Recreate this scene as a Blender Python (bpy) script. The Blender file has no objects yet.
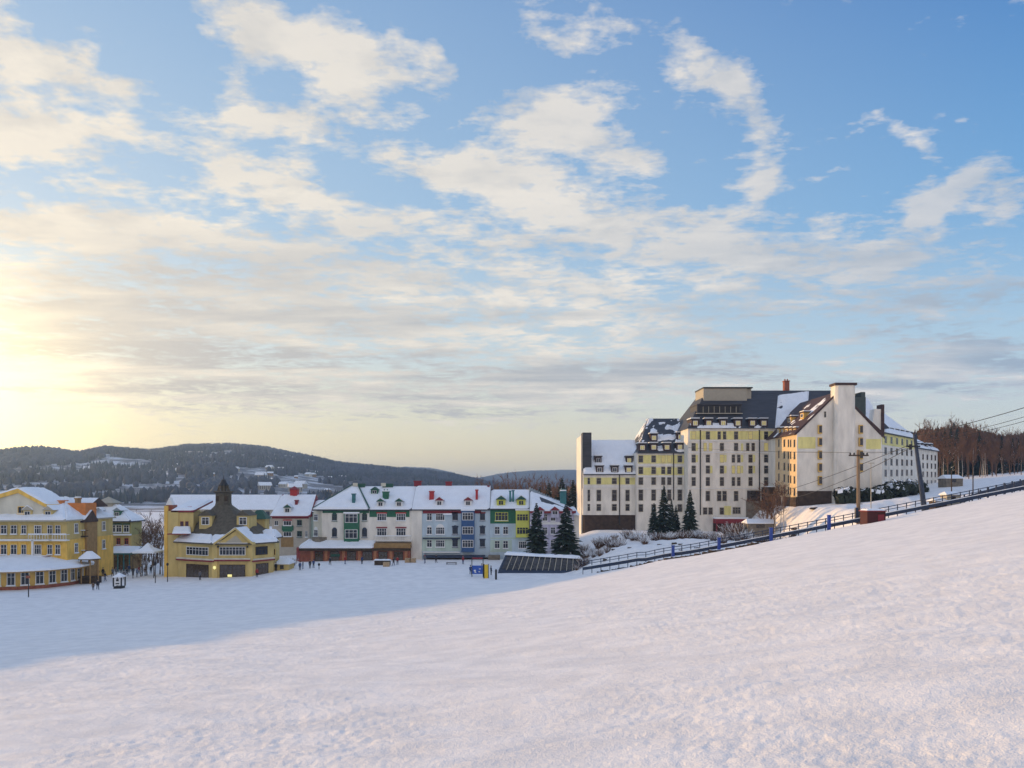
HAZE = True
import bpy, math, random
import numpy as np
from mathutils import Vector, Matrix
scene = bpy.context.scene
COL = scene.collection
F0 = 804.0; CZ = 17.0; HY = 490.0          # focal length in px, eye height, horizon row

# ---------------------------------------------------------------- helpers
def U(px): return (px - 512.0) / F0
def ZP(py, Y): return CZ - (py - HY) / F0 * Y

def hash2(ix, iy, seed):
    n = (ix.astype(np.int64) * 374761393 + iy.astype(np.int64) * 668265263 + seed * 1274126177) & 0x7fffffff
    n = (n ^ (n >> 13)) * 1274126177 & 0x7fffffff
    n = n ^ (n >> 16)
    return (n & 0xffff) / 65535.0
def vnoise(x, y, seed=0):
    x = np.asarray(x, dtype=float); y = np.asarray(y, dtype=float)
    ix = np.floor(x); iy = np.floor(y); fx = x - ix; fy = y - iy
    fx = fx * fx * (3 - 2 * fx); fy = fy * fy * (3 - 2 * fy)
    ix = ix.astype(np.int64); iy = iy.astype(np.int64)
    a = hash2(ix, iy, seed); b = hash2(ix + 1, iy, seed); c = hash2(ix, iy + 1, seed); d = hash2(ix + 1, iy + 1, seed)
    return (a * (1 - fx) + b * fx) * (1 - fy) + (c * (1 - fx) + d * fx) * fy
def fbm(x, y, oct=4, seed=0):
    s = 0; a = 0.5; t = 0
    for i in range(oct):
        s = s + a * vnoise(x, y, seed + i * 17); t += a; x = np.asarray(x) * 2.03; y = np.asarray(y) * 2.03; a *= 0.5
    return s / t
def sst(a, b, x):
    t = np.clip((x - a) / (b - a), 0, 1); return t * t * (3 - 2 * t)

# ---------------------------------------------------------------- materials
MATS = {}
def mat(name, col, rough=0.8, metal=0.0, var=0.12, scale=1.5, emit=None, es=0.0, bump=0.0, bscale=8.0, spec=0.4, stretch=None):
    """procedural material: base colour broken up by noise, optional bump"""
    if name in MATS: return MATS[name]
    m = bpy.data.materials.new(name); m.use_nodes = True
    nt = m.node_tree; N = nt.nodes; L = nt.links
    b = N['Principled BSDF']
    b.inputs['Roughness'].default_value = rough; b.inputs['Metallic'].default_value = metal
    b.inputs['Specular IOR Level'].default_value = spec
    tc = N.new('ShaderNodeTexCoord'); src = tc.outputs['Object']
    if stretch:
        mp = N.new('ShaderNodeMapping'); mp.inputs['Scale'].default_value = stretch
        L.new(src, mp.inputs['Vector']); src = mp.outputs['Vector']
    nz = N.new('ShaderNodeTexNoise'); nz.inputs['Scale'].default_value = scale; nz.inputs['Detail'].default_value = 7
    L.new(src, nz.inputs['Vector'])
    cr = N.new('ShaderNodeValToRGB')
    c = list(col)
    cr.color_ramp.elements[0].position = 0.3; cr.color_ramp.elements[1].position = 0.7
    cr.color_ramp.elements[0].color = [max(0, v * (1 - var)) for v in c] + [1]
    cr.color_ramp.elements[1].color = [min(1, v * (1 + var)) for v in c] + [1]
    L.new(nz.outputs['Fac'], cr.inputs['Fac']); L.new(cr.outputs['Color'], b.inputs['Base Color'])
    if bump:
        n2 = N.new('ShaderNodeTexNoise'); n2.inputs['Scale'].default_value = bscale; n2.inputs['Detail'].default_value = 4
        L.new(src, n2.inputs['Vector'])
        bp = N.new('ShaderNodeBump'); bp.inputs['Strength'].default_value = 1.0; bp.inputs['Distance'].default_value = bump
        L.new(n2.outputs['Fac'], bp.inputs['Height']); L.new(bp.outputs['Normal'], b.inputs['Normal'])
    if emit:
        b.inputs['Emission Color'].default_value = list(emit) + [1]; b.inputs['Emission Strength'].default_value = es
    MATS[name] = m
    return m

SNOW = mat('snow', (0.86, 0.88, 0.90), 0.6, var=0.04, scale=0.7, bump=0.08, bscale=3.0, spec=0.3)
WHITE = mat('white_render', (0.78, 0.73, 0.64), 0.9, var=0.17, scale=0.6, bump=0.01, stretch=(1, 1, 0.35))
CREAM = mat('cream_render', (0.66, 0.62, 0.50), 0.9, var=0.17, scale=0.6, stretch=(1, 1, 0.35))
PALEBLUE = mat('pale_blue_render', (0.50, 0.60, 0.66), 0.9, var=0.17, scale=0.6, stretch=(1, 1, 0.35))
PALEGREEN = mat('pale_green_render', (0.48, 0.58, 0.50), 0.9, var=0.17, scale=0.6, stretch=(1, 1, 0.35))
LILAC = mat('lilac_render', (0.50, 0.48, 0.60), 0.9, var=0.17, stretch=(1, 1, 0.35))
YELLOW = mat('yellow_render', (0.60, 0.45, 0.17), 0.85, var=0.17, scale=0.8, stretch=(1, 1, 0.35))
HYELLOW = mat('pale_yellow_band', (0.78, 0.70, 0.28), 0.85, var=0.17, scale=0.8, stretch=(1, 1, 0.35))
OCHRE = mat('ochre_render_and_sun_tint', (0.66, 0.42, 0.11), 0.85, var=0.17, scale=0.8, stretch=(1, 1, 0.35))
GOLD = mat('golden_paint_and_sun_rim', (0.80, 0.49, 0.10), 0.8, var=0.17, stretch=(1, 1, 0.35))
LIME = mat('lime_yellow_paint', (0.62, 0.62, 0.13), 0.8, var=0.06)
OLIVE = mat('olive_render', (0.40, 0.36, 0.14), 0.85, var=0.12)
ORANGE = mat('orange_render', (0.60, 0.20, 0.05), 0.85, var=0.15)
BROWNW = mat('brown_render', (0.33, 0.20, 0.08), 0.85, var=0.2)
BRICK = mat('red_brick', (0.30, 0.10, 0.06), 0.9, var=0.25, scale=3, bump=0.02)
TERRA = mat('terracotta_pillar', (0.42, 0.18, 0.09), 0.85, var=0.2, scale=3)
RED = mat('red_paint', (0.42, 0.03, 0.03), 0.6, var=0.12)
DRED = mat('dark_red_paint', (0.22, 0.02, 0.03), 0.6, var=0.12)
GREEN = mat('green_paint', (0.02, 0.13, 0.07), 0.6, var=0.15)
DGREEN = mat('dark_green_paint', (0.02, 0.09, 0.06), 0.6, var=0.15)
TEAL = mat('teal_paint', (0.04, 0.17, 0.18), 0.6, var=0.15)
BLUE = mat('blue_paint', (0.03, 0.09, 0.22), 0.5, var=0.15)
NAVY = mat('navy_metal', (0.02, 0.035, 0.07), 0.5, var=0.15)
POSTBLUE = mat('post_blue_paint', (0.02, 0.06, 0.30), 0.5, var=0.12)
BROWN = mat('dark_brown_stone', (0.065, 0.042, 0.028), 0.9, var=0.3, scale=1.2, bump=0.03)
STONE = mat('grey_stone', (0.20, 0.17, 0.13), 0.9, var=0.35, scale=1.5, bump=0.04)
DROOF = mat('dark_slate_roof', (0.045, 0.047, 0.055), 0.6, var=0.3, scale=1.0, stretch=(0.3, 0.3, 3))
OROOF = mat('olive_shingle_roof', (0.10, 0.085, 0.06), 0.8, var=0.3, scale=2.0, bump=0.03)
RROOF = mat('dark_brown_roof', (0.06, 0.03, 0.025), 0.7, var=0.3, scale=2.0)
GREYBOX = mat('beige_cladding', (0.42, 0.38, 0.30), 0.8, var=0.07)
RIBROOF = mat('grey_metal_roof', (0.28, 0.34, 0.38), 0.5, var=0.15)
WOOD = mat('weathered_pole_wood', (0.22, 0.155, 0.10), 0.9, var=0.3, scale=4, stretch=(4, 4, 0.3))
DARKWOOD = mat('dark_wood', (0.055, 0.035, 0.02), 0.85, var=0.3, scale=3)
BLACK = mat('black_metal', (0.015, 0.016, 0.018), 0.5, var=0.2)
GLASS = mat('window_glass', (0.022, 0.028, 0.04), 0.22, var=0.5, scale=0.35, spec=0.5)
GLASSD = mat('dark_window_glass', (0.028, 0.026, 0.027), 0.25, var=0.9, scale=1.1, spec=0.6)
WARM = mat('warm_yellow_window', (0.35, 0.30, 0.12), 0.3, var=0.3, scale=0.5, emit=(1.0, 0.82, 0.30), es=0.22)  # yellow pane with a faint emission
SHOPG = mat('shop_glass', (0.03, 0.027, 0.025), 0.15, var=0.6, scale=0.6, emit=(1.0, 0.6, 0.25), es=0.015, spec=0.8)
LAMPG = mat('lamp_glow', (0.9, 0.9, 0.4), 0.4, emit=(1.0, 0.85, 0.3), es=0.7)
WTRIM = mat('white_trim', (0.78, 0.77, 0.74), 0.7, var=0.04)
BARK = mat('grey_brown_bark', (0.13, 0.085, 0.055), 0.95, var=0.3, scale=3)
TWIG = mat('brown_twigs', (0.14, 0.075, 0.042), 0.95, var=0.35, scale=0.4)
BIRCH = mat('pale_birch_bark', (0.42, 0.38, 0.33), 0.9, var=0.3, scale=2)
NEEDLE = mat('dark_conifer_needles', (0.022, 0.040, 0.024), 0.9, var=0.4, scale=1.5)
HEDGE = mat('dark_evergreen_leaves', (0.022, 0.030, 0.016), 0.9, var=0.4, scale=1.5)
SKIN = mat('skin', (0.50, 0.30, 0.22), 0.6)

# ---------------------------------------------------------------- mesh builder
class MB:
    def __init__(s, fn=None): s.v = []; s.f = []; s.m = []; s.mats = []; s.cur = 0; s.fn = fn; s.smooth = False
    def use(s, m):
        if m not in s.mats: s.mats.append(m)
        s.cur = s.mats.index(m); return s
    def pt(s, p):
        s.v.append(tuple(s.fn(*p)) if s.fn else tuple(p)); return len(s.v) - 1
    def face(s, pts):
        s.f.append([s.pt(p) for p in pts]); s.m.append(s.cur)
    def facei(s, idx): s.f.append(list(idx)); s.m.append(s.cur)
    def box(s, a0, a1, b0, b1, c0, c1):
        i = [s.pt(p) for p in ((a0, b0, c0), (a1, b0, c0), (a1, b1, c0), (a0, b1, c0), (a0, b0, c1), (a1, b0, c1), (a1, b1, c1), (a0, b1, c1))]
        for q in ((3, 2, 1, 0), (4, 5, 6, 7), (0, 1, 5, 4), (1, 2, 6, 5), (2, 3, 7, 6), (3, 0, 4, 7)): s.facei([i[k] for k in q])
        return s
    def poly(s, pts, off):
        """extrude a planar polygon by a vector"""
        n = len(pts); a = [s.pt(p) for p in pts]; b = [s.pt((p[0] + off[0], p[1] + off[1], p[2] + off[2])) for p in pts]
        s.facei(a[::-1]); s.facei(b)
        for k in range(n): s.facei([a[k], a[(k + 1) % n], b[(k + 1) % n], b[k]])
        return s
    def roof(s, s0, s1, d0, d1, ze, zr, dr, hip0=0.0, hip1=0.0, th=0.25):
        lo = [s.pt(p) for p in ((s0, d0, ze - th), (s1, d0, ze - th), (s1, d1, ze - th), (s0, d1, ze - th))]
        up = [s.pt(p) for p in ((s0, d0, ze), (s1, d0, ze), (s1, d1, ze), (s0, d1, ze))]
        r0 = s.pt((s0 + hip0, dr, zr)); r1 = s.pt((s1 - hip1, dr, zr))
        s.facei([up[0], up[1], r1, r0]); s.facei([up[2], up[3], r0, r1]); s.facei([up[1], up[2], r1]); s.facei([up[3], up[0], r0])
        s.facei(lo[::-1])
        for k in range(4): s.facei([lo[k], lo[(k + 1) % 4], up[(k + 1) % 4], up[k]])
        return s
    def lathe(s, cx, cy, prof, n=10, cap=True, rot=0.0):
        rings = []
        for (r, z) in prof:
            rings.append([s.pt((cx + r * math.cos(rot + 2 * math.pi * k / n), cy + r * math.sin(rot + 2 * math.pi * k / n), z)) for k in range(n)])
        for a, b in zip(rings[:-1], rings[1:]):
            for k in range(n): s.facei([a[k], a[(k + 1) % n], b[(k + 1) % n], b[k]])
        if cap: s.facei(rings[0][::-1]); s.facei(rings[-1])
        return s
    def tube(s, p0, p1, r0, r1=None, n=5):
        r1 = r0 if r1 is None else r1
        p0 = Vector(p0); p1 = Vector(p1); d = (p1 - p0)
        if d.length < 1e-6: return s
        d.normalize(); a = d.orthogonal().normalized(); b = d.cross(a)
        A = []; B = []
        for k in range(n):
            t = 2 * math.pi * k / n; o = a * math.cos(t) + b * math.sin(t)
            A.append(s.pt(p0 + o * r0)); B.append(s.pt(p1 + o * r1))
        for k in range(n): s.facei([A[k], A[(k + 1) % n], B[(k + 1) % n], B[k]])
        s.facei(A[::-1]); s.facei(B)
        return s
    def patch(s, q, thick=0.3, cov=0.9, seed=1, cell=0.5, nscale=0.35, edge=0.35):
        """snow layer on a quad q=[p00,p10,p11,p01]: a grid raised by noise, sinking into the roof where bare"""
        P = [np.array(p, float) for p in q]
        lu = max(np.linalg.norm(P[1] - P[0]), np.linalg.norm(P[2] - P[3])); lv = max(np.linalg.norm(P[3] - P[0]), np.linalg.norm(P[2] - P[1]))
        nu = max(3, min(90, int(lu / cell))); nv = max(3, min(50, int(lv / cell)))
        idx = []
        for j in range(nv + 1):
            row = []
            for i in range(nu + 1):
                a = i / nu; b = j / nv
                p = (P[0] * (1 - a) + P[1] * a) * (1 - b) + (P[3] * (1 - a) + P[2] * a) * b
                n = float(fbm(a * lu * nscale + seed * 7.3, b * lv * nscale + seed * 3.1, 4, seed))
                ed = min(a * lu, (1 - a) * lu, b * lv * 1.5, (1 - b) * lv * 1.5)
                n2 = float(fbm(a * lu * 1.3 + seed, b * lv * 0.5, 3, seed + 5)); h = max(-0.35, min(1.0, (n - (1 - cov) * 0.9 - 0.08) * 9)) if cov < 0.995 else 0.75 + 0.9 * (n - 0.5)
                h = h * (0.75 + 0.7 * (n2 - 0.3)) if h > 0 else h
                h = min(h, ed / edge - 0.1 * (ed < 1e-6))
                row.append(s.pt((p[0], p[1], p[2] + thick * h)))
            idx.append(row)
        for j in range(nv):
            for i in range(nu):
                s.facei([idx[j][i], idx[j][i + 1], idx[j + 1][i + 1], idx[j + 1][i]])
        return s
    def mesh(s, name, m=None, origin=(0, 0, 0), smooth=False):
        me = bpy.data.meshes.new(name)
        ox, oy, oz = origin
        me.from_pydata([(x - ox, y - oy, z - oz) for x, y, z in s.v], [], s.f)
        if m is not None: me.materials.append(m)
        else:
            for k in s.mats: me.materials.append(k)
            me.polygons.foreach_set('material_index', s.m)
        if smooth or s.smooth: me.polygons.foreach_set('use_smooth', [True] * len(s.f))
        me.update(); return me

def link(name, me, parent=None, loc=(0, 0, 0), rz=0.0, **props):
    o = bpy.data.objects.new(name, me); COL.objects.link(o)
    o.parent = parent; o.location = loc; o.rotation_euler = (0, 0, rz)
    for k, v in props.items(): o[k] = v
    return o
def thing(name, label, cat, loc=(0, 0, 0), rz=0.0, group=None):
    o = link(name, None, None, loc, rz, label=label, category=cat)
    o.empty_display_size = 0.5
    if group: o['group'] = group
    return o
def tag(o, label, cat, group=None):
    o['label'] = label; o['category'] = cat
    if group: o['group'] = group
    return o
def dup(root, loc, rz=0.0, sc=1.0, label=None):
    r = root.copy(); COL.objects.link(r); r.location = loc; r.rotation_euler = (0, 0, rz); r.scale = (sc, sc, sc) if not hasattr(sc, '__len__') else sc
    if label: r['label'] = label
    for ch in list(root.children):
        c = ch.copy(); COL.objects.link(c); c.parent = r
        for g in ch.children:
            d = g.copy(); COL.objects.link(d); d.parent = c
    return r

# ---------------------------------------------------------------- terrain
def ycrest(x): return 112 + 30 * np.exp(-np.clip(x, -40, 400) / 12.0)
def piste(x, y):
    g = 0.06 * x + 0.14 * 7 * np.log1p(np.exp(np.clip(x / 7, -40, 40)))
    return 12.5 + g - 0.088 * y
def yard(x, y):
    v = 1.5 * sst(120, 165, y) * sst(-75, -35, x)
    t = 6.3 + (13.4 - 6.3) * sst(57, 67, x) + 0.09 * np.clip(x - 68, 0, 140)
    k = sst(9, 23, x)
    z = v * (1 - k) + t * k
    # unseen bare bank added left of view, shaped to shade the square
    s = -(x + 0.687 * y) * 0.824
    zc = np.interp(y, [-40, 0, 90, 150, 209, 282, 400, 640], [6, 10, 18, 24.5, 32, 49, 60, 60])
    z = z + (zc - 0) * sst(4, 40, s) * (x < 0) * sst(-60, 10, y)
    lump = (fbm(x * 0.16, y * 0.16, 4, 5) - 0.5) * 2.6 * sst(10, 20, x) * sst(126, 140, y) * (1 - sst(300, 380, y))
    return z + lump * (1 - 0.85 * sst(172, 182, y) * (1 - sst(300, 301, y)))
def smax(a, b, k):
    h = np.clip(0.5 + 0.5 * (a - b) / k, 0, 1); return b * (1 - h) + a * h + k * h * (1 - h)
EA = [(-900, 462), (-120, 456), (0, 457), (25, 454), (50, 454), (80, 458), (105, 452), (150, 455), (185, 450), (230, 449), (265, 452), (300, 459), (340, 468), (400, 473), (440, 476), (465, 480), (490, 486), (540, 493), (2000, 493)]
EB = [(-900, 480), (300, 480), (380, 474), (405, 470), (430, 471), (450, 475), (465, 480), (480, 481), (500, 477), (530, 474), (570, 473), (620, 474), (700, 476), (900, 474), (1100, 472), (2000, 472)]
def elev(tab, az):
    px = 512 + F0 * np.tan(np.clip(az, -1.1, 1.1))
    return (HY - np.interp(px, [a for a, b in tab], [b for a, b in tab])) / F0 * np.cos(np.clip(az, -1.1, 1.1))
def far(x, y):
    r = np.hypot(x, y); az = np.arctan2(x, y)
    nz = fbm(x * 0.0022, y * 0.0022, 5, 3) - 0.5
    rA = 2700.0; rB = 6300.0
    zA = 17 + elev(EA, az) * rA; zB = 17 + elev(EB, az) * rB
    pA = sst(650, rA, r) ** 1.1 * (1 - 0.75 * sst(rA, rA + 1500, r))
    pB = sst(3000, rB, r) * (1 - 0.8 * sst(rB, rB + 2200, r))
    mid = 1 - sst(0.75, 1.0, pA)
    a = 1.0 + (zA - 1.0) * pA + nz * 55 * pA * mid
    b = 1.0 + (zB - 1.0) * pB + nz * 60 * pB * (1 - sst(0.7, 1.0, pB))
    return np.maximum(a, b)
def ground_z(x, y, fine=True):
    x = np.asarray(x, float); y = np.asarray(y, float)
    P = piste(x, y); V = yard(x, y)
    near = smax(P, np.where(x < 12, V, np.minimum(V, P - 0.0)), 1.6)
    w = sst(0, 11, y - ycrest(x))
    wl = sst(-25, 5, x)
    w = w * wl
    z = near * (1 - w) + V * w
    z = np.where((x < -25), smax(P, V, 1.6), z)
    r = np.hypot(x, y)
    k = sst(430, 640, r) * (1 - sst(-150, -400, y) * 0)
    fz = far(x, y)
    back = sst(0, -150, y)
    fz = np.where(y < 0, fz * (1 - back) + np.minimum(piste(x, y), 160) * back, fz)
    z = np.clip(z, -2, 170)
    return z * (1 - k) + fz * k
def detail(x, y):
    r = np.hypot(x, y)
    p = (1 - sst(108, 130, y + 0 * x)) * (1 - sst(-0.0, 25, -y)) 
    rough = sst(0.42, 0.62, fbm(x * 0.10 + 4, y * 0.05, 3, 41))
    flat = sst(0.3, 1.6, piste(x, y) - 0.2)
    fall = 1 - sst(60, 115, r) * 0.6
    # direction across the fall line: the groomer passes and ski marks run diagonally
    d = x * 0.45 + y * 0.9; e = x * 0.9 - y * 0.45
    m = (fbm(e * 0.5, d * 2.2, 3, 21) - 0.5) * 0.10
    m += (fbm(x * 4.5, y * 4.5, 3, 22) - 0.5) * (0.02 + 0.06 * rough)
    m += (fbm(e * 0.08, d * 0.30, 3, 23) - 0.5) * 0.35
    for k in range(60):          # faint, nearly straight ski and snow-cat marks across the slope
        rs = np.random.RandomState(100 + k); y0 = rs.uniform(8, 100); sl = rs.uniform(-0.10, 0.55); am = rs.uniform(0.1, 1.2); wl = rs.uniform(30, 90); ph = rs.uniform(0, 6); wd = rs.uniform(0.07, 0.22); xa = rs.uniform(-50, 60); ln = rs.uniform(8, 30)
        c = y0 + sl * x + am * np.sin(x / wl * 6.28 + ph)
        q = (y - c) / wd; m = m - rs.uniform(0.008, 0.03) * np.exp(-q * q) * np.exp(-((x - xa) / ln) ** 2)
    mm = m * p * (0.25 + 0.75 * flat) * fall
    return mm + (fbm(x * 0.05, y * 0.09, 3, 31) - 0.5) * 0.25 * (r < 430)
def hz(x, y): return float(ground_z(x, y))

def polar(name, az, rad, zfn, m, close=False):
    A, R = np.meshgrid(az, rad)
    X = R * np.sin(A); Y = R * np.cos(A); Z = zfn(X, Y)
    nr, na = X.shape
    me = bpy.data.meshes.new(name)
    co = np.stack([X, Y, Z], -1).reshape(-1, 3)
    extra = 0
    if close:
        co = np.vstack([co, [[0, 0, float(zfn(np.array([0.]), np.array([0.1]))[0])]]])
    i = np.arange(nr * na).reshape(nr, na)
    q = np.stack([i[:-1, :-1], i[:-1, 1:], i[1:, 1:], i[1:, :-1]], -1).reshape(-1, 4)[:, ::-1]
    wrap = np.stack([i[:-1, -1], i[:-1, 0], i[1:, 0], i[1:, -1]], -1)[:, ::-1]
    q = np.vstack([q, wrap])
    nq = len(q); loops = q.reshape(-1)
    starts = np.arange(nq) * 4
    if close:
        c = nr * na
        t = np.stack([i[0], np.roll(i[0], -1), np.full(na, c)], -1)
        starts = np.concatenate([starts, nq * 4 + np.arange(na) * 3]); loops = np.concatenate([loops, t.reshape(-1)])
    me.vertices.add(len(co)); me.vertices.foreach_set('co', co.reshape(-1))
    me.loops.add(len(loops)); me.loops.foreach_set('vertex_index', loops.astype(np.int32))
    me.polygons.add(len(starts)); me.polygons.foreach_set('loop_start', starts.astype(np.int32))
    me.polygons.foreach_set('use_smooth', np.ones(len(starts), dtype=bool))
    me.update(calc_edges=True); me.validate()
    me.materials.append(m)
    return link(name, me, kind='structure')

def snow_ground_mat():
    m = bpy.data.materials.new('snow_ground'); m.use_nodes = True
    nt = m.node_tree; N = nt.nodes; L = nt.links; b = N['Principled BSDF']
    b.inputs['Roughness'].default_value = 0.85; b.inputs['Specular IOR Level'].default_value = 0.15
    tc = N.new('ShaderNodeTexCoord')
    n0 = N.new('ShaderNodeTexNoise'); n0.inputs['Scale'].default_value = 0.6; n0.inputs['Detail'].default_value = 8
    L.new(tc.outputs['Object'], n0.inputs['Vector'])
    cr = N.new('ShaderNodeValToRGB'); cr.color_ramp.elements[0].color = (0.82, 0.79, 0.76, 1); cr.color_ramp.elements[1].color = (0.93, 0.895, 0.855, 1)
    cr.color_ramp.elements[0].position = 0.35; cr.color_ramp.elements[1].position = 0.65
    L.new(n0.outputs['Fac'], cr.inputs['Fac']); L.new(cr.outputs['Color'], b.inputs['Base Color'])
    def nz(scale, detail, stretch=None):
        n = N.new('ShaderNodeTexNoise'); n.inputs['Scale'].default_value = scale; n.inputs['Detail'].default_value = detail
        if stretch:
            mp = N.new('ShaderNodeMapping'); mp.inputs['Scale'].default_value = stretch; mp.inputs['Rotation'].default_value = (0, 0, 0.35)
            L.new(tc.outputs['Object'], mp.inputs['Vector']); L.new(mp.outputs['Vector'], n.inputs['Vector'])
        else: L.new(tc.outputs['Object'], n.inputs['Vector'])
        return n
    a = nz(7.0, 7); c = nz(1.6, 7, (0.5, 2.5, 1))
    g2 = nz(26.0, 6)
    geo = N.new('ShaderNodeNewGeometry'); sx = N.new('ShaderNodeSeparateXYZ'); L.new(geo.outputs['Position'], sx.inputs[0])
    mr = N.new('ShaderNodeMapRange'); mr.inputs['From Min'].default_value = 1.0; mr.inputs['From Max'].default_value = 3.5
    mr.inputs['To Min'].default_value = 0.25; mr.inputs['To Max'].default_value = 1.0
    L.new(sx.outputs['Z'], mr.inputs['Value'])
    add = N.new('ShaderNodeMath'); add.operation = 'ADD'; L.new(a.outputs['Fac'], add.inputs[0]); L.new(c.outputs['Fac'], add.inputs[1])
    bp = N.new('ShaderNodeBump'); bp.inputs['Distance'].default_value = 0.030
    L.new(mr.outputs['Result'], bp.inputs['Strength'])
    L.new(add.outputs[0], bp.inputs['Height']); bp2 = N.new('ShaderNodeBump'); bp2.inputs['Distance'].default_value = 0.02; L.new(mr.outputs['Result'], bp2.inputs['Strength'])
    L.new(g2.outputs['Fac'], bp2.inputs['Height']); L.new(bp.outputs['Normal'], bp2.inputs['Normal']); L.new(bp2.outputs['Normal'], b.inputs['Normal'])
    return m
def hill_mat():
    m = bpy.data.materials.new('forest_hill_snow'); m.use_nodes = True
    nt = m.node_tree; N = nt.nodes; L = nt.links; b = N['Principled BSDF']
    b.inputs['Roughness'].default_value = 0.9
    tc = N.new('ShaderNodeTexCoord')
    n1 = N.new('ShaderNodeTexNoise'); n1.inputs['Scale'].default_value = 0.02; n1.inputs['Detail'].default_value = 9; n1.inputs['Roughness'].default_value = 0.7
    L.new(tc.outputs['Object'], n1.inputs['Vector'])
    cr = N.new('ShaderNodeValToRGB'); cr.color_ramp.elements[0].position = 0.47; cr.color_ramp.elements[1].position = 0.60
    cr.color_ramp.elements[0].color = (0.13, 0.12, 0.12, 1); cr.color_ramp.elements[1].color = (0.62, 0.64, 0.68, 1)
    L.new(n1.outputs['Fac'], cr.inputs['Fac']); L.new(cr.outputs['Color'], b.inputs['Base Color'])
    return m
def build_ground():
    fine = np.radians(np.arange(-42, 42.01, 0.11)); coarse = np.radians(np.arange(45, 315.1, 3.0))
    az = np.concatenate([fine, coarse])
    rr = [3.0]
    while rr[-1] < 640:
        r = rr[-1]; rr.append(r * (1.02 if r < 10 else 1.0065 if r < 150 else 1.012 if r < 300 else 1.025))
    rr[-1] = 640
    polar('ground', az, np.array(rr), lambda x, y: ground_z(x, y) + detail(x, y), snow_ground_mat(), True)
    fine = np.radians(np.arange(-42, 42.01, 0.2)); az = np.concatenate([fine, coarse])
    rr = [636.0]
    while rr[-1] < 9000: rr.append(rr[-1] * 1.018)
    polar('hills', az, np.array(rr), lambda x, y: ground_z(x, y) - 0.3, hill_mat())
build_ground()

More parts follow.
